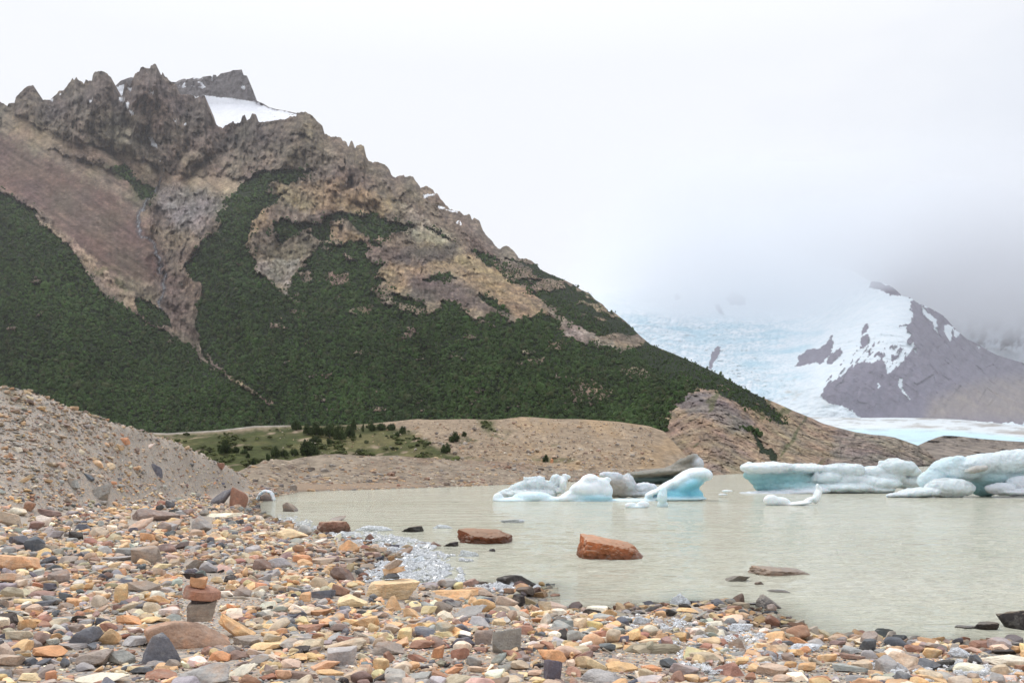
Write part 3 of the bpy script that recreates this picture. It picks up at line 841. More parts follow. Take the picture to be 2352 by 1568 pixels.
for t in range(8):
    ids = np.flatnonzero((np.arange(NT) % 4 == t % 4) & ((dist > 560) == (t > 3)))
    TV, TF = crown_template(t + 1, 1 if t > 3 else 2)
    yaw = rng.uniform(0, 6.28, len(ids))
    cs, sn = np.cos(yaw)[:, None], np.sin(yaw)[:, None]
    X = (TV[None, :, 0] * cs - TV[None, :, 1] * sn) * rad[ids, None] * rng.uniform(.85, 1.2, (len(ids), 1))
    Yv = (TV[None, :, 0] * sn + TV[None, :, 1] * cs) * rad[ids, None]
    Z = TV[None, :, 2] * rad[ids, None] * rng.uniform(.8, 1.6, (len(ids), 1)) + .45 * rad[ids, None]
    V = np.stack([X, Yv, Z], -1) + tp[ids][:, None]
    Vs.append(V.reshape(-1, 3))
    Cs.append(np.repeat(fc[ids], len(TV), 0) * np.tile(np.random.default_rng(t).uniform(.8, 1.2, (len(TV), 1)), (len(ids), 1)))
    Fs.append((TF[None] + (np.arange(len(ids)) * len(TV))[:, None, None] + off).reshape(-1, 3))
    off += len(ids) * len(TV)
link('forest', mesh_np('forest', np.concatenate(Vs), np.concatenate(Fs), np.concatenate(Cs), smooth=False), M_FOREST, kind='stuff',
     label='dense dark green beech forest covering the lower mountain slopes', cat='forest')

# ------------------------------------------------------------------ generic far surface traced as ridge + foot
def far_surface(name, u0, u1, du, nr, top, bot, depth, disp, colour, mat, back=((40, -20), (300, -300)), vt_pow=1.0, iso=.3):
    us = np.arange(u0, u1, du)
    rv = np.interp(us, *np.array(top).T); bv = np.interp(us, *np.array(bot).T)
    t = np.linspace(0, 1, nr)[:, None] ** vt_pow
    U = np.repeat(us[None], nr, 0); V = bv[None] + (rv - bv)[None] * t
    u, v = U.ravel(), V.ravel()
    Y = depth(u, v)
    P0 = unproj(u, v, Y)
    PN = P0 * np.array([1, iso, 1])
    Y2 = Y - disp(u, v, Y, PN)
    Pq = unproj(u, v, Y2)
    col = colour(u, v, PN)
    R = Pq.reshape(nr, -1, 3); K = col.reshape(nr, -1, 3)
    ex = [R]; ck = [K]
    for dy, dz in back:
        q = R[-1].copy(); q[:, 1] += dy; q[:, 2] = np.maximum(q[:, 2] + dz, -2.5)
        ex.append(q[None]); ck.append(K[-1:])
    A = np.concatenate(ex)
    me = mesh_np(name, A.reshape(-1, 3), grid_faces(A.shape[0], A.shape[1]), np.concatenate(ck).reshape(-1, 3))
    return link(name, me, mat, kind='structure')

# back peak and its snowfield
BPK = [(230, 235)] + V1([(785, 235), (830, 190), (870, 175), (900, 165), (930, 170), (1000, 180), (1100, 190), (1210, 200), (1235, 185), (1260, 176), (1300, 178), (1330, 168), (1380, 175), (1395, 162), (1450, 155), (1462, 165), (1467, 148), (1488, 150),
       (1492, 165), (1520, 140), (1560, 132), (1590, 125), (1600, 118), (1650, 114), (1665, 112), (1675, 150), (1700, 155), (1715, 190), (1740, 250), (1770, 330), (1810, 345), (1850, 370), (1900, 385),
       (1960, 395), (2040, 412), (2150, 440)])
def bp_depth(u, v): return 1330 + np.clip(330 - v, 0, 90) * 2.2 + np.clip(240 - v, 0, 200) * .5 + 0 * u
def bp_disp(u, v, Y, P0):
    k = 1 - soft([BP_SNOW], 3, u, v)
    return k * (26 * (fbm(P0 / np.array([40, 40, 90.]), 5, .55, True) - .3)) + 4 * fbm(P0 / 40.0, 3)
BP_SNOW = V1([(1405, 288), (1500, 305), (1600, 308), (1700, 325), (1775, 340), (1850, 378), (1960, 400), (2200, 460), (2200, 700), (1400, 700), (1400, 300)])
def bp_col(u, v, P0):
    w1, w2 = warp(u, v, 5, .08, 2.2)
    c = np.tile(C((120, 114, 112)), (len(u), 1)) * (1 + .4 * fbm(P0 / np.array([12, 12, 30.]), 4))[:, None]
    s = inpoly(w1, w2, BP_SNOW) | inpoly(w1, w2, V1([(780, 240), (850, 215), (860, 330), (780, 330)]))
    s |= (sm(u, 405, 430) * sm(u, 470, 450) > .1) & (fbm(np.stack([u * .07, v * .13, 0 * u], 1), 4, .65) > .16) & (v < 205)
    s |= inpoly(w1, w2, V1([(1370, 205), (1400, 208), (1420, 232), (1400, 236)])) | inpoly(w1, w2, V1([(1665, 230), (1685, 225), (1690, 250), (1672, 245)])) | inpoly(w1, w2, V1([(1455, 160), (1467, 150), (1462, 195)]))
    dirt = (fbm(np.stack([u * .05, v * .22, 4 + 0 * u], 1), 4) > .3) & (u > 610)
    return np.where((s & ~dirt)[:, None], lin((250, 250, 252)) * .95, c)
far_surface('back_peak', 200, 720, 1.3, 130, BPK, [(200, 330), (720, 330)], bp_depth, bp_disp, bp_col, M_MTN)

# ------------------------------------------------------------------ glacier mountain
m, n, l, bs = newmat('glacier_ice')
tc = n.new('ShaderNodeTexCoord')
base = attr(n).outputs['Color']
b1 = nnoise(n, l, tc.outputs['Object'], .018, 7, .7)
c = nmix(n, l, 'MULTIPLY', .55, base, nramp(n, l, b1.outputs['Fac'], [(.3, (.8, .88, .91)), (.6, (1.06, 1.05, 1.04))]).outputs['Color'])
l.new(c, bs.inputs['Base Color'])
bs.inputs['Roughness'].default_value = .8
bs.inputs['Specular IOR Level'].default_value = .15
nbump(n, l, b1.outputs['Fac'], .8, 14.0, bs)
M_GLAC = m
GM_TOP = [(1150, 690), (1380, 676), (1480, 660), (1600, 630), (1880, 610), (1960, 622)] + V3([(1480, 232), (1560, 240), (1610, 265), (1665, 318), (1715, 326), (1740, 350), (1800, 375), (1850, 400), (1900, 430), (1935, 470), (1980, 518), (2030, 560), (2090, 585), (2150, 625), (2200, 650), (2280, 675), (2352, 695)]) + [(2450, 870), (2620, 900)]
gm_depth = tps_fit([(1150, 1000, 3600), (1150, 690, 5200), (1380, 1000, 3300), (1380, 800, 4300), (1380, 620, 5300), (1600, 620, 5400), (1850, 620, 5200), (1600, 740, 4900), (1600, 850, 4000), (1750, 850, 3800), (1850, 930, 3150), (1880, 1000, 2900), (1850, 740, 4600),
                    (1890, 905, 2950), (2000, 955, 2900), (2000, 880, 3000), (2050, 800, 3300), (2100, 700, 3800), (2010, 640, 4300), (2200, 800, 3700), (2352, 840, 4100), (2352, 960, 2950), (2200, 960, 2850), (2620, 900, 4000), (2620, 1000, 3000), (2200, 1000, 2800)])
GROCK = V3([(1200, 885), (1230, 830), (1300, 765), (1400, 705), (1480, 690), (1560, 680), (1600, 735), (1690, 670), (1705, 600), (1690, 490), (1660, 480), (1720, 400), (1705, 330), (1715, 320), (1740, 345), (1800, 370), (2352, 640), (2900, 700), (2900, 1030), (1450, 1030), (1380, 970), (1290, 930)])
GISL = [V3(p) for p in ([(1060, 710), (1080, 660), (1130, 620), (1230, 600), (1250, 540), (1272, 540), (1262, 640), (1200, 700), (1130, 700)], [(1230, 700), (1260, 640), (1310, 615), (1325, 640), (1270, 700)],
        [(1430, 530), (1440, 490), (1465, 468), (1468, 510), (1430, 545)], [(1425, 605), (1430, 550), (1472, 535), (1475, 580), (1430, 610)], [(565, 720), (590, 640), (620, 598), (638, 605), (612, 680), (585, 728)],
        [(660, 330), (700, 290), (770, 310), (775, 365), (700, 365)], [(608, 355), (635, 360), (648, 420), (622, 412)], [(370, 310), (400, 295), (412, 330), (385, 335)], [(1465, 265), (1490, 225), (1600, 255), (1668, 320), (1600, 315), (1540, 285)],
        [(1520, 650), (1550, 640), (1572, 655), (1550, 680)], [(1600, 650), (1650, 640), (1640, 670), (1610, 690)])]
GSNOW = [V3(p) for p in ([(1635, 780), (1665, 780), (1665, 830), (1690, 870), (1720, 915), (1680, 870), (1650, 830)], [(1770, 365), (1800, 400), (1860, 450), (1870, 540), (1840, 470), (1790, 420)], [(1900, 480), (1950, 490), (1930, 580), (1900, 520)],
         [(1690, 380), (1725, 400), (1720, 460), (1690, 480), (1660, 470)], [(1950, 500), (1985, 520), (1960, 560)], [(1525, 800), (1532, 800), (1532, 840), (1526, 835)], [(1730, 620), (1748, 605), (1740, 640)], [(2080, 590), (2110, 600), (2095, 620)])]
def gm_rockmask(u, v):
    w1, w2 = warp(u, v, 13, .05, 5.5)
    q = np.stack([(u + .8 * v) * .055, (v - .8 * u) * .012, 0 * u], 1)
    w1 = w1 + 26 * fbm(q, 3) * sm(v, 930, 860); w2 = w2 + 26 * fbm(q + 9, 3) * sm(v, 930, 860)
    r = inpoly(w1, w2, GROCK)
    w3, w4 = warp(u, v, 9, .06, 1.5)
    for p in GISL:
        r |= inpoly(w3, w4, p)
    specks = inpoly(u, v, V3([(1230, 800), (1400, 600), (1560, 560), (1690, 620), (1600, 735), (1560, 690), (1300, 775)])) & (fbm(q * np.array([2.2, 3, 1]) + 21, 3) > .22)
    r |= specks
    s = np.zeros(u.shape, bool)
    for p in GSNOW:
        s |= inpoly(w3, w4, p)
    return (r & ~s)
def gm_disp(u, v, Y, P0):
    r = gm_rockmask(u, v).astype(float)
    ice = (34 * (fbm(P0 / np.array([150, 150, 60.]), 5, .6, True) - .4) - 26 * (.3 + .7 * sm(u, 1850, 1720)) * (fbm(np.stack([u * .055 + v * .01, v * .17, 0 * u], 1), 6, .66, True) - .4)) * sm(v, 680, 780)
    rock = 60 * (fbm(P0 / np.array([170, 170, 260.]), 6, .55, True) - .35) * sm(v, 960, 880)
    rock = rock + (8 * facets((u + .4 * v) / 30, v / 42, 8)[0] + 3 * facets((u + .4 * v) / 16, v / 22, 9)[0] + 1 * facets((u - .3 * v) / 7, v / 9, 10)[0]) * sm(v, 965, 900)
    return r * rock + (1 - r) * ice
def gm_col(u, v, P0):
    r = gm_rockmask(u, v)
    ice = lin((240, 247, 250)) * .92
    blue = lin((186, 224, 236)) * .9
    crev = fbm(P0 / np.array([230, 230, 70.]) + 3, 5, .62)
    zone_ = soft([V3([(0, 440), (300, 440), (700, 460), (1100, 470), (1200, 520), (1060, 700), (1150, 800), (1000, 900), (850, 880), (500, 700), (200, 560)])], 26, u, v)
    k = (sm(crev, -.15, .35) * zone_ * .8)[:, None]
    c = ice * (1 - k) + blue * k
    cv = fbm(np.stack([u * .055 + v * .01, v * .17, 0 * u], 1), 6, .66, True)
    cz = np.clip(zone_ + .25 * sm(v, 690, 740), 0, 1)
    cz = cz * (.35 + .65 * sm(u, 1850, 1720))
    k2 = (sm(cv, .42, .72) * cz * .5)[:, None]
    c = c * (1 - k2) + lin((150, 196, 212)) * .85 * k2
    k3 = (sm(cv, .1, -.25) * cz * .6)[:, None]
    c = c * (1 - k3) + lin((250, 252, 253)) * .95 * k3
    dirt = (sm(fbm(P0 / 60.0 + 7, 4), .15, .5) * soft([V3([(900, 780), (1250, 780), (1250, 960), (1150, 1010), (950, 900)])], 20, u, v) * .6)[:, None]
    c = c * (1 - dirt) + lin((190, 180, 160)) * .8 * dirt
    rk = lin((120, 112, 126)) * .84
    tan = lin((156, 140, 128)) * .8
    tz = (soft([V3([(1830, 900), (1950, 850), (2100, 800), (2400, 760), (2900, 760), (2900, 1040), (1800, 1010)])], 22, u, v) * (.75 + .5 * fbm(P0 / 90.0, 4)))[:, None]
    rc = (rk * (1 - tz) + tan * tz) * (1 + .5 * fbm(np.stack([u * .07, v * .055, 0 * u], 1), 6, .68) + .08 * facets((u + .4 * v) / 16, v / 22, 9)[1] + .05 * facets((u - .3 * v) / 7, v / 9, 10)[1])[:, None]
    return np.where(r[:, None], np.clip(rc, .02, .9), c)
far_surface('glacier_mountain', 1150, 2620, 2.0, 230, GM_TOP, [(1150, 1010), (2620, 1010)], gm_depth, gm_disp, gm_col, M_GLAC, back=((200, -100), (900, -800)))

# farther wall to the right, mostly lost in the cloud
def fw_col(u, v, P0):
    a = fbm(np.stack([u * .02, v * .02 + u * .008, 0 * u], 1), 5, .6)
    sn = sm(a + (v - 730) / 300 - .15, -.1, .1)[:, None]
    return lin((120, 114, 118)) * .6 * (1 - sn) + lin((232, 238, 244)) * .8 * sn
far_surface('far_wall', 1900, 2760, 5, 90, [(1900, 600), (2760, 600)], [(1900, 1000), (2760, 1000)], lambda u, v: 5900 - (v - 600) * 1.2 + 0 * u,
            lambda u, v, Y, P: 120 * (fbm(P / 300.0, 5, .55, True) - .3), fw_col, M_GLAC, back=((200, -100), (900, -900)))

# flat glacier tongue at the head of the lake
GT_TOP = V3([(900, 985), (1150, 1000), (1450, 1004), (1600, 1003), (1800, 1006), (2000, 1015), (2200, 1035), (2352, 1050), (2900, 1060)])
def gt_depth(u, v):
    vt = np.interp(u, *np.array(GT_TOP).T)
    return 700 * (2700 / 700.0) ** sm(v, vt + 70, vt - 8)
def gt_col(u, v, P0):
    q = np.stack([u * .012, v * .12, 0 * u], 1)
    a = fbm(q, 5, .62)
    vt = np.interp(u, *np.array(GT_TOP).T)
    low = sm(v - vt, 20, 32) 
    ice = lin((232, 236, 236)) * .88 * (1 - low[:, None]) + lin((206, 234, 242)) * .92 * low[:, None]
    d = (sm(a, .0, .3) * (1 - .75 * low) * .8)[:, None]
    br = (sm(fbm(q * .6 + 12, 4), .05, .3) * sm(u, 2020, 2150) * (1 - low))[:, None] * .8
    c = ice * (1 - d) + lin((176, 168, 156)) * .75 * d
    return c * (1 - br) + lin((164, 142, 122)) * .72 * br
m, n, l, bs = newmat('tongue_ice')
tc = n.new('ShaderNodeTexCoord')
b1 = nnoise(n, l, tc.outputs['Object'], .09, 6, .7)
c = nmix(n, l, 'MULTIPLY', .6, attr(n).outputs['Color'], nramp(n, l, b1.outputs['Fac'], [(.3, (.66, .76, .8)), (.6, (1.06, 1.05, 1.04))]).outputs['Color'])
l.new(c, bs.inputs['Base Color'])
bs.inputs['Roughness'].default_value = .7
nbump(n, l, b1.outputs['Fac'], 1, 5.0, bs)
far_surface('glacier_tongue', 1700, 2700, 2.2, 90, GT_TOP, [(1700, 1064), (2700, 1064)], gt_depth, lambda u, v, Y, P: 10 * sm(v, 1000, 1030) * (fbm(P / np.array([22, 22, 10.]), 4, .6, True) - .3), gt_col, m, back=((60, -8), (400, -60)))

# second ice-worn knoll by the far shore
KN = V3([(1650, 1230), (1750, 1162), (1785, 1145), (1820, 1130), (1870, 1112), (1900, 1105), (1950, 1106), (2000, 1110), (2100, 1122), (2200, 1130), (2280, 1136), (2352, 1140), (2900, 1120)])
def kn_col(u, v, P0):
    g = fbm(np.stack([u * .03 - v * .05, v * .14 + u * .015, 0 * u], 1), 4, .6)
    k = sm(g, .0, .3)[:, None] * .7
    return (C((136, 126, 116)) * (1 - k) + C((96, 88, 84)) * k) * (1 + .3 * fbm(P0 / 6.0, 4))[:, None]
far_surface('rock_knoll', 2060, 2700, 2, 60, KN, [(2060, 1067.5), (2700, 1066.5)], lambda u, v: 500 + sm(v, 1067, 1000) * 130 + 0 * u, lambda u, v, Y, P: 14 * (fbm(P / np.array([26, 26, 12.]), 5, .55, True) - .3), kn_col, M_MTN)

# ------------------------------------------------------------------ mid-distance moraines
BK_TOP = [(-200, 1000), (300, 998)] + V4([(1030, 1140), (1150, 1145), (1350, 1133), (1500, 1125), (1750, 1095), (2000, 1090)]) + V5([(700, 455), (1050, 440), (1250, 420), (1400, 405), (1500, 410), (1750, 405), (1900, 410), (2000, 405), (2120, 390), (2200, 392), (2350, 405)]) + \
         [(1330, 962), (1420, 968), (1490, 978), (1525, 990), (1550, 1018), (1575, 1045), (1600, 1062), (1640, 1080), (1670, 1086)]
bk_depth = tps_fit([(-200, 1140, 80), (-200, 1000, 150), (300, 1140, 78), (345, 1000, 150), (560, 1095, 95), (560, 985, 165), (700, 1140, 84), (700, 970, 180), (1000, 1140, 92), (1000, 1060, 115), (1000, 1000, 150), (950, 965, 190), (1200, 1120, 95), (1200, 960, 200),
                    (1200, 1060, 120), (1350, 1110, 102), (1350, 962, 200), (1350, 1040, 125), (1500, 1100, 112), (1490, 980, 175), (1500, 1050, 128), (1640, 1091, 121), (1640, 1080, 131), (1670, 1088, 130)])
GRASS = [[(330, 1002), (560, 990), (690, 975), (870, 975), (960, 995), (985, 1020), (1040, 1045), (1060, 1060), (900, 1070), (640, 1110), (500, 1110), (400, 1030)], V5([(1820, 410), (1930, 420), (1940, 500), (1850, 470)])]
def bk_col(u, v, P0):
    w1, w2 = warp(u, v, 10, .05, 6.1)
    g = soft(GRASS, 10, w1, w2)
    nz = fbm(P0 / 5.0, 4, .6)
    tan = C((162, 143, 121), .9)
    rust = C((174, 149, 119), .9)
    k = (sm(fbm(np.stack([(u + 1.6 * v) * .008, (v - .5 * u) * .02, 0 * u], 1), 4, .6), -.15, .3) * sm(u, 1080, 1250))[:, None]
    c = tan * (1 - k) + rust * k
    pat = sm(fbm(P0 / 7.0 + 11, 4, .6), .12, .3) * sm(u, 1450, 1250) * .7
    gg = np.clip(g * sm(fbm(P0 / 6.0 + 2, 4, .6), -.42, -.2) + pat * sm(v, 975, 1010), 0, 1)[:, None]
    dry = sm(fbm(P0 / 9.0 + 61, 3), -.1, .35)[:, None]
    gr = C((84, 90, 50), .7) * (1 - dry) + C((124, 118, 78), .7) * dry
    c = c * (1 - gg) + gr * gg
    vt = np.interp(u, *np.array(BK_TOP).T)
    c = c * (1 + .30 * fbm(np.stack([(u - .9 * (v - vt)) * .05, (v - vt) * .012, 0 * u], 1), 4, .6) * sm(v - vt, 4, 25))[:, None]
    lip = (sm(v - vt, 5, 1.5) * sm(u, 700, 640))[:, None]
    c = c * (1 - lip) + C((170, 162, 150), .8) * lip
    return c * (1 + .3 * nz + .22 * fbm(P0 / 1.2, 3))[:, None]
m, n, l, bs = newmat('moraine')
tc = n.new('ShaderNodeTexCoord')
vo = n.new('ShaderNodeTexVoronoi'); vo.inputs['Scale'].default_value = 1.3
l.new(tc.outputs['Object'], vo.inputs['Vector'])
sep = n.new('ShaderNodeSeparateColor'); l.new(vo.outputs['Color'], sep.inputs['Color'])
mi = n.new('ShaderNodeMapping'); mi.inputs['Scale'].default_value = (1, .3, 1); l.new(tc.outputs['Object'], mi.inputs['Vector'])
b1 = nnoise(n, l, mi.outputs['Vector'], 1.1, 6, .7)
c = nmix(n, l, 'MULTIPLY', .55, attr(n).outputs['Color'], nramp(n, l, sep.outputs['Red'], [(0, .6), (.5, .95), (.85, 1.1), (1, 1.55)]).outputs['Color'])
c = nmix(n, l, 'MULTIPLY', .8, c, nramp(n, l, b1.outputs['Fac'], [(.3, .65), (.5, 1), (.7, 1.25)]).outputs['Color'])
l.new(c, bs.inputs['Base Color'])
bs.inputs['Roughness'].default_value = .95
bs.inputs['Specular IOR Level'].default_value = .1
nbump(n, l, b1.outputs['Fac'], .9, .6, bs)
M_MOR = m
far_surface('moraine_ridge', -190, 1672, 2, 110, BK_TOP, [(-200, 1145), (700, 1142), (1200, 1122), (1500, 1102), (1640, 1091.5), (1672, 1089)], bk_depth,
            lambda u, v, Y, P: (3.2 * (fbm(P / 11.0, 5, .55)) + 1.0 * fbm(P / 2.5, 3)) * sm(u, 1660, 1500), bk_col, M_MOR, back=((6, -1), (60, -14)))
MD_TOP = [(500, 1110)] + V5([(150, 775), (230, 740), (330, 705), (430, 680), (520, 690), (600, 670), (750, 650), (850, 645), (1000, 655), (1100, 660), (1250, 655), (1350, 665), (1450, 675), (1520, 670), (1650, 690), (1800, 690), (2000, 700), (2200, 715), (2350, 745)]) + \
         [(1340, 1080), (1420, 1078), (1500, 1075), (1560, 1078), (1640, 1086), (1670, 1087)]
MD_BOT = [(500, 1155), (585, 1149), (640, 1139), (690, 1130), (800, 1126.5), (1102, 1116), (1400, 1102), (1640, 1089.3), (1672, 1088)]
def md_depth(u, v):
    vb = np.interp(u, *np.array(MD_BOT).T); vt = np.interp(u, *np.array(MD_TOP).T)
    yb = CH * F / (np.maximum(vb, 1088) - HV)
    t = np.clip((vb - v) / np.maximum(vb - vt, 1), 0, 1)
    return yb + (1.0 + 16 * t ** .8 + 5 * t * t) * np.clip((vb - vt) / 60, .15, 1)
def md_col(u, v, P0):
    c = C((160, 145, 127), .9) * np.ones((len(u), 1))
    t = sm(fbm(P0 / np.array([4, 4, 1.2]), 4, .6), -.2, .4)[:, None]
    c = c * (1 - t) + C((150, 134, 116), .9) * t
    c = c * (1 + .26 * fbm(np.stack([u * .05, v * .02, 5 + 0 * u], 1), 5, .65))[:, None]
    vb = np.interp(u, *np.array(MD_BOT).T)
    wet = sm(vb - v, 4, 1)[:, None] * .35
    r = (sm(fbm(P0 / 6.0 + 30, 4), .15, .4))[:, None] * .5
    c = c * (1 - r) + C((150, 118, 98), .8) * r
    return c * (1 - wet) * (1 + .28 * fbm(P0 / .8, 3))[:, None]
far_surface('gravel_mound', 502, 1672, 1.8, 80, MD_TOP, MD_BOT, md_depth, lambda u, v, Y, P: (.9 * fbm(P / 4.0, 4, .55) + .25 * fbm(P / .8, 3)) * sm(u, 1660, 1560), md_col, M_MOR, back=((4, -.6), (25, -4)))

# ------------------------------------------------------------------ air and cloud
def volume_mat(name, density, colour, aniso):
    m = bpy.data.materials.new(name); m.use_nodes = True
    n, l = m.node_tree.nodes, m.node_tree.links
    n.remove(n['Principled BSDF'])
    pv = n.new('ShaderNodeVolumePrincipled')
    pv.inputs['Color'].default_value = (*colour, 1)
    pv.inputs['Density'].default_value = density
    pv.inputs['Anisotropy'].default_value = aniso
    l.new(pv.outputs[0], n['Material Output'].inputs['Volume'])
    return m
def box(name, lo, hi, mat, **kw):
    x0, y0, z0 = lo; x1, y1, z1 = hi
    V = np.array([[x, y, z] for z in (z0, z1) for y in (y0, y1) for x in (x0, x1)], float)
    Fc = np.array([[0, 2, 3, 1], [4, 5, 7, 6], [0, 1, 5, 4], [2, 6, 7, 3], [0, 4, 6, 2], [1, 3, 7, 5]])
    return link(name, mesh_np(name, V, Fc, smooth=False), mat, **kw)
box('haze', (-41000, -300, -4), (41000, 41000, 770), volume_mat('air', 6.5e-5, (.95, .95, 1.0), .3), kind='stuff')

# low cloud bank swallowing the upper glacier
cu = np.linspace(0, 1, 60); cv = np.linspace(0, 1, 60)
A, Bq = np.meshgrid(cu, cv)
cx = (60 + A * 6800).ravel(); cy = (1900 + Bq * 5800).ravel()
edge_ = np.minimum.reduce([sm(A, 0, .16), sm(1 - A, 0, .05), sm(Bq, 0, .50), sm(1 - Bq, 0, .05)]).ravel()
nb = fbm(np.stack([cx / 900, cy / 900, 0 * cx], 1), 4)
zb = 985 + 90 * nb - 250 * edge_
zb = np.maximum(zb, 775)
zt = zb + 1.5 + np.maximum(600 * edge_ ** 1.25 + 260 * nb * edge_ ** 1.5, 60 * edge_)
Vt = np.concatenate([np.stack([cx, cy, zb], 1), np.stack([cx, cy, zt], 1)])
g = grid_faces(60, 60); N_ = 3600
i = np.arange(N_).reshape(60, 60)
ring = np.concatenate([i[0, :], i[1:, -1], i[-1, -2::-1], i[-2:0:-1, 0]])
r2 = np.roll(ring, -1)
side = np.stack([ring, r2, r2 + N_, ring + N_], 1)
link('cloud_bank', mesh_np('cloud_bank', Vt, np.concatenate([g[:, ::-1], g + N_, side])), volume_mat('cloud', 2.3e-3, (.88, .90, .93), .3), kind='stuff')

# ------------------------------------------------------------------ stones of the beach
ROCK_ME = {}
def rock_me(kind, seed, sub, rough=.06, mat=None):
    key = (kind, seed, sub, mat.name, rough)
    if key not in ROCK_ME:
        V, Fc = rock_shape(kind, seed, sub, rough)
        me = mesh_np('stone', V, Fc, smooth=kind == 'round')
        me.materials.append(mat)
        ROCK_ME[key] = me
    return ROCK_ME[key]

FOOT = []      # footprints of the single stones, to keep the loose shingle out of them
SEEN = []      # picture boxes of single stones, where loose shingle may not hide them
LAND = []      # named stones that other labels refer to
STONES = []
def put_rock(name, x, y, zbot, dims, kind, col, seed, sub=4, yaw=0., tilt=0., roll=0., mat=M_ROCK, label=None, cat='stone', group=None, rough=.07):
    me = rock_me(kind, seed, sub, rough, mat)
    o = link(name, me, None, label=label, cat=cat, group=group)
    o.location = (x, y, zbot + dims[2] / 2)
    o.scale = dims
    o.rotation_euler = (roll, tilt, yaw)
    c = np.clip(PALL[col] * np.exp(rng.normal(0, .07)) * np.exp(rng.normal(0, .03, 3)), 0, .9)
    o.color = (*c, 1)
    return o

def traced(view, cx, base, w, h, col, kind, label=None, short=None, yaw=None, tilt=0, dk=.72, cat='stone', name='stone', wet=None, seed=None):
    u, v = VV(view, cx, base)
    s = VIEW[view][2]
    x, Y, g = hit(u, v)
    d0 = w * s * Y / F * dk
    Yc = Y + d0 * .5
    Wm = w * s * Yc / F
    hv = h * s * Y / F
    al = math.atan((CH - g) / Y)
    t = max(hv - d0 * math.sin(al) * .8, .38 * hv)
    water = g <= 0.001
    k = .7 if water else .22
    sd_ = seed if seed is not None else int(rng.integers(1, 12))
    yw = rng.uniform(-.25, .25) if yaw is None else yaw
    if wet is None:
        wet = water
    sub = 5 if w * s > 60 else 4
    rg = .13 if water and w * s > 60 else .07
    o = put_rock(name, (u - CU) / F * Yc, Yc, g - k * t, (Wm, d0, t * (1 + k)), kind, col, sd_, sub, yw, -math.radians(tilt), 0, M_ROCKWET if wet else M_ROCK, label, cat, rough=rg)
    FOOT.append(((u - CU) / F * Yc, Yc, Wm * .46, d0 * .46))
    SEEN.append((u - w * s * .48, u + w * s * .48, v - h * s, v - h * s * .18))
    o['_u'] = u; o['_v'] = v
    STONES.append((o, u, v, Wm * F / Yc, col, kind, t / Wm))
    if short:
        LAND.append((short, u, v))
    return o

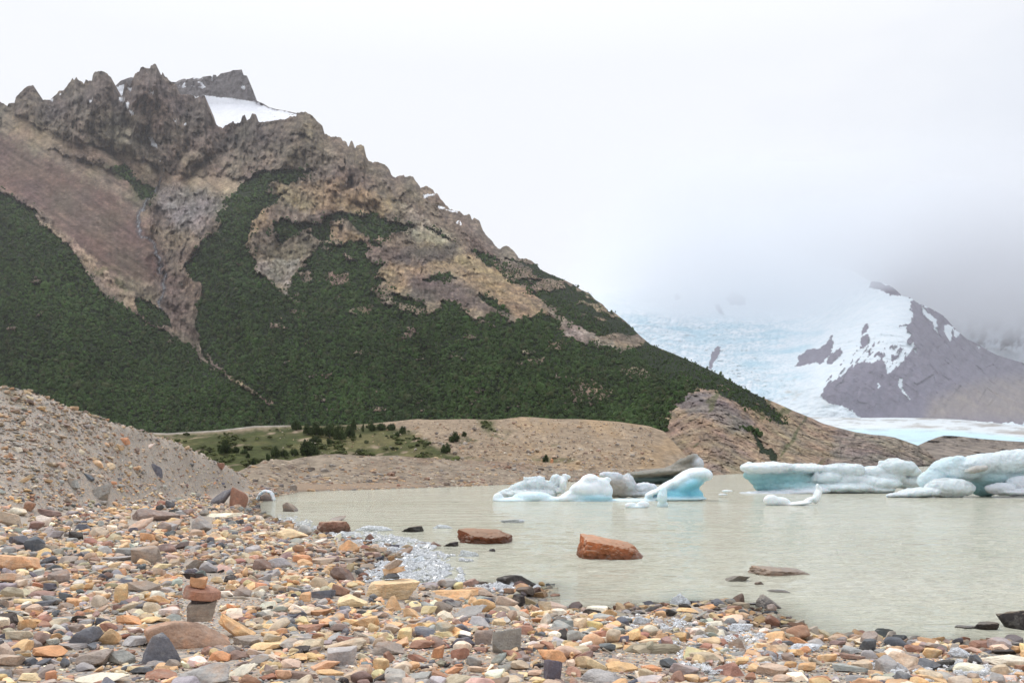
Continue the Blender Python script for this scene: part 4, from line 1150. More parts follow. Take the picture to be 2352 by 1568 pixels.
T = [
 ('6', 770, 165, 240, 110, 'g', 'slab', 'long smooth grey slab tilted on the foot of the gravel bank', 'the long smooth grey slab', 25),
 ('6', 1715, 195, 180, 135, 'b', 'round', 'dark grey cracked boulder beside a reddish one at the far water edge', 'the dark grey cracked boulder'),
 ('6', 1850, 210, 145, 160, 'r', 'round', 'reddish boulder leaning against the dark grey cracked boulder', None),
 ('6', 1185, 320, 340, 110, 'n', 'block', 'long blocky brown grey boulder low on the upper beach', 'the long blocky brown boulder'),
 ('6', 1090, 395, 190, 115, 'p', 'round', 'rounded pinkish boulder in front of the long blocky brown boulder', 'the rounded pinkish boulder'),
 ('6', 1555, 405, 170, 130, 'g', 'wedge', 'grey boulder with a dark broken right face on the upper beach', 'the grey boulder with a dark face'),
 ('6', 1710, 290, 310, 45, 'w', 'slab', 'long flat cream slab near the lake edge', 'the long flat cream slab'),
 ('6', 90, 360, 260, 120, 't', 'slab', 'broad tan slab tilted at the left edge of the beach', 'the broad tan slab', -12),
 ('6', 285, 390, 140, 80, 'm', 'block', 'maroon block just right of the broad tan slab', None),
 ('6', 400, 285, 230, 60, 'm', 'slab', 'flat maroon grey slab above the maroon block', None, -8),
 ('6', 230, 250, 110, 90, 'r', 'block', 'red brown block among stones at the upper left of the beach', None),
 ('6', 140, 275, 150, 70, 'w', 'round', 'pale rounded stone just above the broad tan slab', None),
 ('6', 275, 565, 155, 135, 'b', 'block', 'dark grey faceted boulder at left with a lit top face', 'the dark grey faceted boulder'),
 ('6', 150, 505, 150, 80, 'b', 'wedge', 'blue grey wedge behind the dark grey faceted boulder', None),
 ('6', 590, 460, 135, 58, 'k', 'slab', 'small blackish flat stone on the left beach', 'the blackish flat stone', -15),
 ('6', 640, 395, 140, 60, 'b', 'slab', 'blue grey flat stone right behind the blackish flat stone', None),
 ('6', 770, 435, 130, 75, 't', 'wedge', None, None), ('6', 430, 455, 140, 70, 'g', 'slab', None, None),
 ('6', 1140, 480, 120, 80, 'O', 'block', 'orange brown block below the rounded pinkish boulder', None),
 ('6', 1295, 560, 170, 78, 'm', 'dome', 'smooth maroon hump of stone right of the cracked brown boulder', None),
 ('6', 1130, 650, 210, 150, 'n', 'block', 'cracked brown boulder with split layers in mid beach', 'the cracked brown boulder'),
 ('6', 130, 705, 320, 140, 'o', 'block', 'broad ochre boulder at the left edge of the frame', 'the broad ochre boulder'),
 ('6', 900, 625, 260, 45, 'g', 'slab', None, None), ('6', 1255, 695, 150, 52, 'y', 'slab', 'yellow tan slab in front of the cracked brown boulder', None),
 ('6', 1500, 690, 150, 85, 'n', 'wedge', None, None), ('6', 1610, 715, 150, 90, 'g', 'wedge', 'grey wedge stone right behind the tall cairn', None),
 ('6', 932, 955, 105, 155, 'o', 'block', 'ochre stone standing upright on end', 'the upright ochre stone'),
 ('6', 1100, 870, 240, 100, 'n', 'wedge', 'grey brown wedge between the upright ochre stone and the tall cairn', None),
 ('6', 400, 860, 150, 75, 'b', 'slab', None, None), ('6', 330, 905, 180, 55, 'm', 'wedge', None, None), ('6', 110, 800, 250, 95, 'p', 'slab', None, None),
 ('6', 690, 850, 80, 65, 'o', 'block', None, None),
 ('6', 1470, 1320, 660, 285, 'P', 'dome', 'large mottled pinkish orange boulder carrying the tall cairn', 'the mottled cairn boulder'),
 ('6', 1265, 1445, 370, 290, 'b', 'pyr', 'blue grey pyramid shaped boulder in front of the mottled cairn boulder', 'the blue grey pyramid boulder', 6),
 ('6', 1860, 1225, 390, 120, 'o', 'block', 'long ochre block slanting down to the right of the cairn boulder', 'the long slanting ochre block', -34),
 ('6', 1915, 1285, 220, 90, 'n', 'slab', 'grey brown slab under the long slanting ochre block', None),
 ('6', 1060, 1300, 220, 100, 'g', 'slab', 'flat speckled grey stone left of the pyramid boulder', None),
 ('6', 380, 1380, 270, 105, 'O', 'wedge', None, None), ('6', 740, 1455, 260, 165, 'n', 'block', 'brown block with a rusty corner near the bottom left', 'the rusty brown block'),
 ('6', 935, 1435, 190, 130, 'g', 'wedge', 'grey wedge pressed against the rusty brown block', None),
 ('6', 800, 1590, 450, 120, 'w', 'dome', 'broad pale cream stone cut by the bottom edge', 'the broad pale stone'),
 ('6', 1580, 1600, 400, 190, 'g', 'dome', 'rough grey boulder cut by the bottom edge', 'the rough grey boulder'),
 ('6', 1885, 1545, 260, 150, 'w', 'dome', 'pale grey boulder right of the rough grey boulder', None),
 ('6', 80, 1450, 210, 110, 't', 'block', None, None), ('6', 850, 1275, 130, 120, 'o', 'block', 'tilted ochre block standing on its edge above the rusty brown block', None, 35),
 ('6', 500, 1105, 230, 55, 'g', 'slab', None, None), ('6', 200, 1165, 130, 100, 'o', 'block', None, None),
 ('6', 1705, 1405, 150, 88, 'O', 'wedge', 'bright orange stone in front of the mottled cairn boulder', None), ('6', 1840, 1390, 170, 80, 'm', 'wedge', None, None),
 ('6', 1240, 1555, 270, 90, 'r', 'wedge', 'red stone with a flat top left of the rough grey boulder', None), ('6', 1120, 1505, 200, 80, 'b', 'slab', None, None),
 ('6', 340, 1435, 130, 70, 'b', 'round', 'rounded blue grey cobble at lower left', None), ('6', 505, 1455, 80, 85, 'b', 'round', None, None), ('6', 655, 1485, 150, 75, 'g', 'wedge', None, None),
 ('6', 392, 1550, 90, 80, 'O', 'block', None, None), ('6', 2250, 785, 150, 55, 'y', 'slab', None, None), ('6', 2160, 685, 210, 95, 'g', 'dome', None, None), ('6', 2030, 700, 150, 95, 'm', 'wedge', None, None),
 ('6', 1690, 800, 110, 60, 'y', 'slab', None, None), ('6', 1880, 900, 130, 75, 'n', 'wedge', None, None), ('6', 2100, 1150, 160, 50, 'y', 'slab', None, None), ('6', 2090, 1210, 150, 45, 'o', 'slab', None, None),
 ('6', 2080, 1320, 280, 75, 'y', 'slab', None, None), ('6', 560, 980, 80, 60, 'O', 'block', None, None), ('6', 760, 985, 140, 100, 't', 'round', None, None), ('6', 800, 1020, 90, 60, 'p', 'round', None, None),
 ('6', 1010, 1120, 210, 90, 'O', 'wedge', None, None), ('6', 590, 1180, 120, 70, 'n', 'block', None, None), ('6', 800, 1130, 120, 75, 'b', 'round', None, None), ('6', 120, 640, 160, 70, 'y', 'slab', None, None),
 ('6', 350, 980, 180, 60, 'b', 'slab', None, None), ('6', 510, 1000, 110, 55, 'n', 'wedge', None, None), ('6', 60, 1230, 150, 70, 'b', 'wedge', None, None), ('6', 560, 1320, 260, 70, 'g', 'slab', None, None),
 ('6', 230, 1560, 180, 80, 'y', 'slab', None, None), ('6', 190, 1510, 180, 60, 'n', 'slab', None, None), ('6', 2250, 1460, 160, 80, 'p', 'wedge', None, None), ('6', 2200, 1545, 140, 90, 'o', 'block', None, None),
 # towards the lake
 ('7', 310, 408, 265, 105, 'r', 'block', 'red brown block lying in slush at the lake edge', 'the red brown shore block'),
 ('7', 335, 312, 155, 45, 'm', 'dome', 'maroon dome of rock just behind the red brown shore block', None),
 ('7', 92, 430, 125, 92, 'g', 'round', 'smooth grey rounded boulder left of the red brown shore block', None),
 ('C', 580, 770, 350, 130, 'y', 'wedge', 'yellow tan boulder on the shore left of the smooth grey one', 'the yellow tan shore boulder'),
 ('C', 1440, 788, 155, 85, 'r', 'pyr', 'small red brown pointed rock in the shore slush', 'the red pointed rock'),
 ('C', 575, 465, 210, 110, 'n', 'wedge', 'brown grey rock alone in shallow water at the far left of the lake', 'the lone brown shallow rock'),
 ('7', 915, 402, 175, 52, 'k', 'wedge', 'dark brown low rock awash behind the slush', 'the dark low rock'),
 ('7', 850, 580, 155, 68, 'r', 'round', 'red brown rounded rock above the small cairn', None),
 ('7', 1505, 496, 440, 132, 'q', 'table', 'large red brown flat topped boulder in the water', 'the flat topped red boulder'),
 ('D', 1520, 128, 650, 225, 'x', 'lake', 'large orange brown boulder with a pale top standing in the lake', 'the large orange lake boulder'),
 ('7', 1730, 825, 330, 112, 'k', 'dome', 'dark pitted dome of rock at the water edge', 'the dark pitted dome'),
 ('7', 1425, 812, 205, 42, 'm', 'slab', 'dark maroon flat slab left of the dark pitted dome', None), ('7', 1215, 512, 125, 40, 'k', 'wedge', 'small black wedge awash left of the flat topped red boulder', None),
 ('7', 985, 508, 110, 25, 'm', 'slab', None, None), ('7', 1105, 512, 95, 38, 'r', 'wedge', None, None), ('7', 1540, 552, 55, 25, 'b', 'dome', 'tiny grey rock tip in the water in front of the flat topped red boulder', None),
 ('7', 760, 925, 425, 172, 'y', 'cube', 'yellow ochre block carrying the small cairn', 'the small cairn block'),
 ('7', 1260, 922, 345, 88, 'o', 'slab', 'long orange slab right of the small cairn block', 'the long orange slab'),
 ('7', 1420, 900, 250, 80, 't', 'slab', 'tan flat slab behind the long orange slab', None), ('7', 1370, 1078, 270, 130, 'g', 'dome', 'grey domed boulder with a flat facet on the shore', 'the grey domed boulder'),
 ('7', 780, 1010, 150, 125, 'o', 'pyr', 'ochre pointed stone in front of the small cairn block', None), ('7', 1655, 1345, 265, 230, 'g', 'cube', 'tall grey trapezoid stone with a vertical crack', 'the tall grey trapezoid stone'),
 ('7', 1475, 1275, 145, 125, 'n', 'cube', 'brown cube shaped stone left of the tall grey trapezoid stone', None), ('7', 1175, 1088, 130, 80, 'w', 'wedge', 'whitish pointed stone left of the grey domed boulder', None),
 ('7', 375, 1435, 230, 150, 'g', 'cube', 'dark grey block near the bottom left of centre', 'the dark grey block'), ('7', 400, 1330, 330, 110, 't', 'wedge', 'broad tan grey stone behind the dark grey block', None),
 ('7', 735, 1355, 250, 115, 'n', 'wedge', 'brown wedge with a split edge right of the dark grey block', 'the split brown wedge'),
 ('7', 1000, 1312, 200, 80, 'r', 'slab', None, None), ('7', 1120, 1385, 105, 110, 'O', 'slab', None, None), ('7', 960, 1412, 145, 80, 'r', 'wedge', None, None), ('7', 1290, 1392, 145, 110, 'r', 'block', None, None),
 ('7', 680, 1478, 130, 105, 'y', 'block', None, None), ('7', 2000, 1405, 235, 120, 'O', 'dome', 'smooth orange half round slab behind the standing dark slab', 'the smooth orange half round slab'),
 ('7', 2010, 1555, 150, 185, 'b', 'cube', 'dark blue grey slab standing upright near the bottom edge', 'the standing dark slab'), ('7', 2290, 1465, 215, 120, 'y', 'wedge', None, None),
 ('7', 530, 1575, 175, 115, 'm', 'round', 'maroon rounded stone cut by the bottom edge', 'the maroon rounded stone'), ('7', 240, 1475, 240, 95, 'o', 'wedge', None, None), ('7', 1310, 1325, 150, 90, 'w', 'block', None, None),
 ('7', 380, 785, 200, 112, 'm', 'wedge', 'maroon wedge left of the small cairn', 'the maroon wedge', -20), ('7', 370, 902, 165, 92, 'r', 'slab', 'red slab left of the small cairn block', None, -18),
 ('7', 90, 945, 95, 80, 'o', 'block', None, None), ('7', 200, 832, 140, 88, 't', 'round', None, None), ('7', 1820, 962, 130, 70, 'y', 'dome', None, None), ('7', 1905, 908, 150, 60, 'o', 'slab', 'ochre stone tip at the water edge below the dark pitted dome', None),
 ('7', 1925, 1112, 175, 62, 'O', 'slab', None, None), ('7', 550, 1142, 215, 100, 'o', 'wedge', None, None), ('7', 190, 1050, 205, 62, 'O', 'slab', None, None), ('7', 1165, 1035, 160, 110, 'n', 'block', None, None),
 ('7', 920, 1068, 145, 90, 'o', 'wedge', None, None), ('7', 1050, 1040, 130, 75, 'y', 'slab', None, None), ('7', 1590, 1125, 130, 60, 'y', 'slab', None, None), ('7', 900, 1560, 130, 55, 'y', 'slab', None, None),
 ('7', 1240, 1500, 150, 70, 'O', 'wedge', None, None), ('7', 1420, 1490, 160, 60, 'p', 'slab', None, None), ('7', 1750, 1470, 160, 80, 'p', 'wedge', None, None), ('7', 1870, 1520, 120, 60, 'p', 'block', None, None),
 ('7', 1590, 1430, 120, 110, 'g', 'round', None, None), ('7', 1400, 1440, 130, 90, 'g', 'round', None, None), ('7', 450, 990, 260, 110, 'y', 'wedge', 'knobbly yellow stone in front of the small cairn block at left', None),
 ('7', 690, 1060, 170, 50, 'g', 'wedge', None, None), ('7', 230, 920, 190, 80, 'b', 'slab', None, None), ('7', 860, 1245, 120, 110, 'y', 'block', None, None), ('7', 140, 1180, 210, 75, 'r', 'slab', None, None),
 ('7', 370, 1180, 170, 85, 'n', 'slab', None, None), ('7', 620, 1175, 90, 75, 'y', 'block', None, None), ('7', 80, 1560, 260, 90, 'm', 'slab', None, None), ('7', 280, 1515, 260, 60, 'o', 'slab', None, None),
 ('7', 430, 555, 170, 100, 'o', 'pyr', 'ochre pointed slab leaning up near the shore slush', 'the leaning ochre slab'), ('7', 210, 560, 200, 35, 'n', 'slab', None, None), ('7', 70, 640, 150, 70, 'O', 'slab', None, None), ('7', 90, 665, 120, 60, 'o', 'wedge', None, None),
 ('7', 240, 655, 190, 60, 't', 'slab', None, None), ('7', 430, 640, 160, 40, 'n', 'slab', None, None), ('7', 630, 560, 170, 50, 'p', 'slab', None, None), ('7', 215, 490, 110, 45, 'w', 'round', None, None),
 # right
 ('8', 980, 692, 142, 82, 'g', 'wedge', 'grey angular rock standing in shallow water', 'the grey angular rock'), ('8', 880, 672, 80, 18, 'k', 'slab', 'thin dark slab awash left of the grey angular rock', None),
 ('8', 1040, 516, 310, 62, 'p', 'lake', 'wide low pinkish slab breaking the lake surface', 'the pinkish awash rock'), ('8', 795, 547, 165, 44, 'n', 'wedge', 'dark tipped brown rock awash in front of the pinkish slab', None), ('8', 930, 563, 65, 22, 'm', 'dome', 'tiny maroon rock tip awash between darker rocks', None), ('8', 1030, 603, 120, 14, 'b', 'slab', None, None),
 ('8', 2140, 806, 125, 52, 'k', 'block', 'black rock at the right in shallow water', 'the black shallow rock'), ('8', 2040, 800, 140, 22, 'k', 'slab', 'low black rock back left of the black rock', None),
 ('8', 2400, 822, 300, 170, 'k', 'dome', 'big dark boulder cut by the right edge', 'the big dark boulder'), ('8', 2362, 414, 44, 28, 'k', 'dome', 'small dark rock far out at the right edge of the lake', None),
 ('8', 2170, 868, 60, 25, 'r', 'slab', 'small red stone in the shallows before the big dark boulder', None),
 ('8', 1510, 918, 82, 70, 'b', 'block', 'dark blue grey stone standing up at the right shore', 'the dark standing shore stone'), ('8', 1660, 897, 118, 60, 'b', 'round', 'dark rounded boulder at the right shore', 'the dark rounded shore boulder'),
 ('8', 615, 847, 70, 45, 'n', 'round', 'dark rust rounded stone among melting ice', 'the dark rust round stone'), ('8', 757, 1058, 190, 88, 'r', 'pyr', 'red triangular stone near the bottom edge', 'the red triangular stone'),
 ('8', 1000, 1052, 190, 70, 't', 'slab', None, None), ('8', 525, 1047, 172, 80, 'g', 'dome', 'flat grey domed stone right below the weathered log', None), ('8', 440, 1012, 95, 60, 'b', 'wedge', None, None),
 ('8', 1300, 978, 125, 55, 'o', 'block', None, None), ('8', 1185, 1032, 98, 60, 'o', 'block', None, None), ('8', 1420, 1042, 185, 58, 'g', 'slab', None, None), ('8', 1860, 958, 105, 60, 'y', 'block', None, None),
 ('8', 2075, 1047, 195, 72, 'w', 'dome', 'pale rounded stone at the lower right', 'the pale rounded stone'), ('8', 2280, 1003, 250, 75, 'w', 'slab', 'big pale layered slab at the right edge', 'the big pale layered slab'), ('8', 1930, 1012, 122, 55, 'k', 'block', None, None),
 ('8', 1810, 1022, 175, 65, 'b', 'wedge', None, None), ('8', 1660, 947, 115, 45, 'o', 'wedge', None, None), ('8', 2250, 942, 145, 42, 'k', 'slab', None, None), ('8', 2190, 912, 255, 30, 'n', 'slab', 'long thin brown slab along the right shore', None),
 ('8', 1770, 928, 115, 50, 'r', 'block', None, None), ('8', 1520, 962, 85, 52, 'g', 'round', None, None), ('8', 1430, 935, 125, 50, 'g', 'wedge', None, None), ('8', 1430, 970, 130, 40, 'm', 'slab', None, None), ('8', 1145, 895, 112, 62, 'O', 'wedge', None, None),
 ('8', 1290, 866, 100, 24, 'o', 'slab', None, None), ('8', 850, 742, 65, 36, 'y', 'block', None, None), ('8', 540, 712, 120, 30, 'o', 'slab', None, None), ('8', 455, 732, 68, 45, 'k', 'round', None, None), ('8', 345, 706, 68, 30, 'k', 'round', None, None),
 ('8', 275, 722, 85, 20, 'k', 'round', None, None), ('8', 395, 742, 62, 42, 'o', 'block', None, None), ('8', 615, 737, 92, 35, 'g', 'round', None, None), ('8', 720, 747, 50, 22, 'k', 'round', None, None), ('8', 528, 692, 70, 32, 'k', 'round', None, None),
 ('8', 220, 712, 42, 20, 'k', 'round', None, None), ('8', 625, 686, 45, 22, 'k', 'round', None, None), ('8', 590, 680, 38, 18, 'k', 'round', None, None), ('8', 690, 700, 60, 18, 'k', 'round', None, None), ('8', 660, 712, 50, 20, 'n', 'slab', None, None),
 ('8', 1175, 932, 60, 42, 'O', 'round', None, None), ('8', 775, 840, 112, 25, 'g', 'slab', 'thin long grey slab behind the melting ice', None), ('8', 290, 867, 122, 42, 'O', 'wedge', None, None), ('8', 110, 922, 95, 52, 'b', 'round', None, None),
 ('8', 80, 872, 100, 38, 'w', 'slab', None, None), ('8', 805, 915, 100, 75, 'n', 'pyr', None, None), ('8', 30, 922, 85, 40, 'r', 'slab', None, None), ('8', 690, 784, 100, 28, 'w', 'slab', None, None), ('8', 50, 1022, 115, 72, 'y', 'wedge', None, None),
 ('8', 190, 1035, 175, 62, 'o', 'wedge', None, None), ('8', 350, 1027, 112, 40, 'O', 'slab', None, None), ('8', 560, 1088, 95, 45, 'o', 'block', None, None), ('8', 80, 1105, 240, 95, 'g', 'dome', 'grey rounded boulder cut by the bottom edge right of the standing dark slab', None),
 ('8', 1060, 1088, 130, 45, 't', 'slab', None, None), ('8', 1250, 1085, 120, 45, 'O', 'slab', None, None), ('8', 1440, 1085, 110, 40, 'g', 'slab', None, None), ('8', 2240, 1088, 160, 45, 'p', 'slab', None, None), ('8', 1230, 890, 90, 40, 'g', 'dome', None, None),
 ('8', 1090, 890, 80, 35, 'b', 'round', None, None), ('8', 1350, 890, 90, 30, 'm', 'slab', None, None), ('8', 2090, 990, 70, 55, 'b', 'wedge', None, None), ('8', 2340, 1030, 60, 40, 'r', 'block', None, None), ('8', 2330, 1070, 90, 40, 'o', 'slab', None, None),
 # bank and far shore
 ('4', 850, 1222, 75, 42, 'O', 'block', 'orange boulder halfway up the gravel bank', 'the orange bank boulder'), ('4', 1030, 1255, 75, 42, 'w', 'dome', 'cream rounded stone on the gravel bank', 'the cream bank stone'),
 ('4', 1070, 1430, 125, 65, 'b', 'slab', 'grey slab lying slanted on the gravel bank', 'the grey bank slab', -25), ('4', 155, 1510, 125, 80, 'y', 'round', 'yellowish rounded boulder at the foot of the bank', 'the yellowish bank boulder'),
 ('4', 670, 1385, 85, 48, 'y', 'round', None, None), ('4', 495, 1530, 100, 75, 'g', 'slab', None, None), ('4', 110, 1285, 70, 40, 'w', 'slab', None, None), ('4', 1510, 1395, 70, 38, 'r', 'block', None, None), ('4', 610, 1475, 70, 45, 'b', 'wedge', None, None),
 ('4', 1320, 1385, 45, 28, 'b', 'block', None, None), ('4', 420, 1390, 70, 40, 'p', 'round', None, None),
]
for r in T:
    view, cx, base, w, h, col, kind, label, short = r[:9]
    traced(view, cx, base, w, h, col, kind, label, short, tilt=r[9] if len(r) > 9 else 0)

# --- cairns: every stacked stone is a thing of its own
def stacked(view, cx, base, w, h, col, kind, Y, label, tilt=0, seed=1, depth=.7, group=None, dz=0.):
    u, v = VV(view, cx, base)
    s = VIEW[view][2]
    Wm, H = w * s * Y / F, h * s * Y / F
    zb = CH + (HV - v) / F * Y
    o = put_rock('cairn_stone', (u - CU) / F * Y, Y, zb - .012 + dz, (Wm, Wm * depth, H + .02), kind, col, seed, 4, .1, -math.radians(tilt), 0, M_ROCK, label, 'stone', group, .06)
    return o
u, v = VV('6', 1470, 1320); x, Yt, g = hit(u, v); Yc1 = Yt + .38
LAND.append(('the tall cairn',) + VV('6', 1540, 900)); LAND.append(('the small cairn',) + VV('7', 780, 700)); LAND.append(('the weathered log',) + VV('D', 1830, 900))
G1, G2 = 'stones stacked in the tall cairn', 'stones stacked in the small cairn'
stacked('6', 1560, 1075, 205, 130, 'n', 'cube', Yc1, 'square grey brown block at the base of the tall cairn', 0, 3, .8, G1)
stacked('6', 1558, 952, 150, 44, 'k', 'block', Yc1, 'dark grey neck stone under the red slab of the tall cairn', 0, 5, .8, G1)
stacked('6', 1552, 912, 280, 92, 'r', 'table', Yc1, 'wide red slab in the middle of the tall cairn', -8, 2, .7, G1)
stacked('6', 1533, 828, 125, 80, 'O', 'cube', Yc1, 'orange block below the top stone of the tall cairn', -10, 7, .8, G1)
stacked('6', 1495, 757, 155, 40, 'k', 'slab', Yc1, 'thin dark slab topping the tall cairn', -6, 9, .7, G1)
u, v = VV('7', 760, 925); x, Yt, g = hit(u, v); Yc2 = Yt + .42
stacked('7', 800, 800, 130, 42, 'O', 'slab', Yc2, 'orange slab at the bottom of the small cairn', -3, 3, .8, G2, -.01)
stacked('7', 760, 762, 132, 42, 'b', 'slab', Yc2, 'grey slab second from the bottom of the small cairn', 5, 6, .8, G2)
stacked('7', 782, 722, 182, 50, 'y', 'slab', Yc2, 'wide tan slab near the top of the small cairn', 8, 1, .7, G2)
stacked('7', 772, 675, 150, 62, 'n', 'wedge', Yc2, 'brown pointed stone topping the small cairn', 0, 8, .8, G2)

# --- the loose shingle
for view, cx, base, w, h in (('6', 1550, 1080, 270, 380), ('7', 785, 800, 190, 200), ('D', 1820, 945, 470, 150), ('E', 900, 935, 270, 140), ('6', 1820, 965, 320, 90), ('D', 1460, 890, 110, 60), ('7', 190, 1545, 380, 25), ('7', 1660, 975, 190, 95),
                             ('7', 1745, 978, 100, 100), ('8', 510, 668, 112, 66), ('8', 297, 774, 95, 46), ('8', 492, 798, 145, 66), ('8', 840, 815, 145, 46), ('8', 1200, 927, 205, 40), ('8', 1075, 968, 135, 36), ('8', 472, 880, 80, 32), ('8', 2030, 955, 125, 52),
                             ('8', 1700, 1035, 90, 60), ('8', 1560, 1020, 100, 40), ('8', 960, 862, 90, 46)):
    u, v = VV(view, cx, base); s = VIEW[view][2]
    SEEN.append((u - w * s * .5, u + w * s * .5, v - h * s, v - 1))
KINDS_ = ['slab', 'slab', 'wedge', 'block', 'slab', 'slab', 'wedge', 'block', 'wedge', 'round']
COLW = [('o', .17), ('y', .10), ('t', .20), ('g', .23), ('b', .08), ('r', .08), ('m', .05), ('w', .08), ('n', .09), ('p', .06), ('O', .03), ('k', .02)]
_tw = sum(w_ for _, w_ in COLW); COLW = [(c_, w_ / _tw) for c_, w_ in COLW]
def scatter(nn, y0, y1, med, sig, lo, hi, keep):
    U = rng.uniform(-420, 2760, nn)
    Y = np.sqrt(rng.uniform(y0 ** 2, y1 ** 2, nn))
    x = (U - CU) / F * Y
    s = shore_s(x, Y)
    ok = (s > -.25) & (U < np.where(Y > 38, 640, 9e9)) & (rng.random(nn) < keep(U, Y, s))
    Yr = np.interp(U, MOR_U, MOR_Y)
    ok &= (Y < Yr + 1)
    x, Y = x[ok], Y[ok]
    for fx, fy, a, b in FOOT:
        k = ((x - fx) / a) ** 2 + ((Y - fy) / b) ** 2 > .9
        x, Y = x[k], Y[k]
    Wd = np.clip(rng.lognormal(math.log(med), sig, len(x)), lo, hi)
    uu = CU + x / Y * F; g_ = gz(x, Y, False); vtop = HV + (CH - g_ - Wd * .4) / Y * F     # nothing large in front of a single stone
    hw = Wd * F / Y * .4
    k = np.ones(len(x), bool)
    for (a, b, c_, d) in SEEN:
        k &= ~((uu + hw > a) & (uu - hw < b) & (vtop > c_) & (vtop < d) & (Wd > .03))
    return x[k], Y[k], Wd[k]
def bankf(U, Y, s):     # the steep gravel bank carries fewer stones
    Yr = np.interp(U, MOR_U, MOR_Y); 
    return np.where((U < 640) & (Y > Yr - 9), .9, 1.0)
sets = [scatter(12500, 4.4, 9, .092, .42, .03, .23, bankf), scatter(21000, 9, 18, .104, .43, .04, .28, bankf), scatter(26000, 18, 34, .108, .5, .04, .38, bankf), scatter(15000, 34, 52, .12, .5, .05, .45, bankf), scatter(30000, 17, 34, .045, .3, .025, .09, lambda U, Y, s: 1.0 + 0 * U), scatter(16000, 34, 52, .06, .3, .03, .1, lambda U, Y, s: 1.0 + 0 * U),
        scatter(34000, 4.4, 10, .026, .38, .01, .05, lambda U, Y, s: 1.0 + 0 * U), scatter(22000, 10, 18, .035, .3, .02, .06, lambda U, Y, s: 1.0 + 0 * U)]
sets.append(scatter(60000, 18, 52, .06, .5, .03, .3, lambda U, Y, s: ((U < 660) & (Y > np.interp(U, MOR_U, MOR_Y) - 13)).astype(float)))
sx = np.concatenate([q[0] for q in sets]); sy = np.concatenate([q[1] for q in sets]); sw = np.concatenate([q[2] for q in sets])
NS = len(sx)
sg = gz(sx, sy); ssd = shore_s(sx, sy)
sdep = sw * rng.uniform(.55, 1.0, NS)
sth = sw * rng.uniform(.16, .40, NS)
skind = rng.integers(0, 10, NS)
sth = np.where(np.isin(skind, [3, 7, 9]), sw * rng.uniform(.32, .58, NS), sth)
scol = rng.choice(len(COLW), NS, p=[w_ for _, w_ in COLW])
syaw = rng.uniform(0, 6.283, NS); stl = rng.normal(0, .20, NS); srl = rng.normal(0, .20, NS)
slift = np.where(sw > .05, rng.uniform(-.2, .35, NS) * sth, 0)
spx = sw * F / sy
upx = CU + sx / sy * F; vpx = HV + (CH - sg) / sy * F
inside = (upx > 5) & (upx < 2347) & (vpx < 1560) & (ssd > .05)
NIND = 288 - len(STONES) - 9
cand = np.flatnonzero(inside)
area = sw * (sth + .3 * sdep) * (F / sy) ** 2
indiv = cand[np.argsort(-area[cand])[:max(NIND, 0)]]
ism = np.ones(NS, bool); ism[indiv] = False
for k in indiv:
    kd = KINDS_[skind[k]]; cc = COLW[scol[k]][0]
    o = put_rock('stone', sx[k], sy[k], sg[k] - .2 * sth[k] + slift[k] * .5, (sw[k], sdep[k], sth[k] * 1.2), kd, cc, int(rng.integers(1, 12)), 4, syaw[k], stl[k], srl[k], M_ROCK)
    STONES.append((o, upx[k], vpx[k], spx[k], cc, kd, sth[k] / sw[k]))
# unique descriptions
CW = {'o': 'ochre', 'y': 'yellow tan', 't': 'tan', 'g': 'grey', 'b': 'blue grey', 'r': 'red brown', 'm': 'maroon', 'w': 'cream', 'k': 'blackish', 'p': 'pink tan', 'n': 'brown', 'O': 'orange', 'x': 'orange brown', 'P': 'pinkish', 'q': 'red brown'}
KW = {'slab': 'flat', 'block': 'blocky', 'cube': 'blocky', 'wedge': 'wedge shaped', 'pyr': 'pointed', 'dome': 'domed', 'round': 'rounded', 'lake': 'large', 'table': 'flat'}
todo = {}
for o, u, v, px, cc, kd, asp in STONES:
    if o.get('label'):
        continue
    nm, lu, lv = min(LAND, key=lambda L: (L[1] - u) ** 2 + ((L[2] - v) * 2.2) ** 2)
    du, dv = u - lu, (v - lv) * 2.2
    rel = ('right of' if du > 0 else 'left of') if abs(du) > abs(dv) else ('in front of' if dv > 0 else 'behind')
    todo.setdefault((cc, kd, rel, nm), []).append((du * du + dv * dv, o))
ORD = ['nearest', 'second nearest', 'third nearest', 'fourth nearest', 'fifth nearest', 'sixth nearest', 'seventh nearest', 'eighth nearest']
for (cc, kd, rel, nm), L in todo.items():
    L.sort(key=lambda q: q[0])
    for j, (_, o) in enumerate(L):
        pre = '' if len(L) == 1 else ORD[min(j, 7)] + ' '
        o['label'] = f'{pre}{CW[cc]} {KW[kd]} stone {rel} {nm}'
for o, *_ in STONES:
    o['group'] = 'stones of the shingle beach'
    for kx in ('_u', '_v'):
        if kx in o: del o[kx]

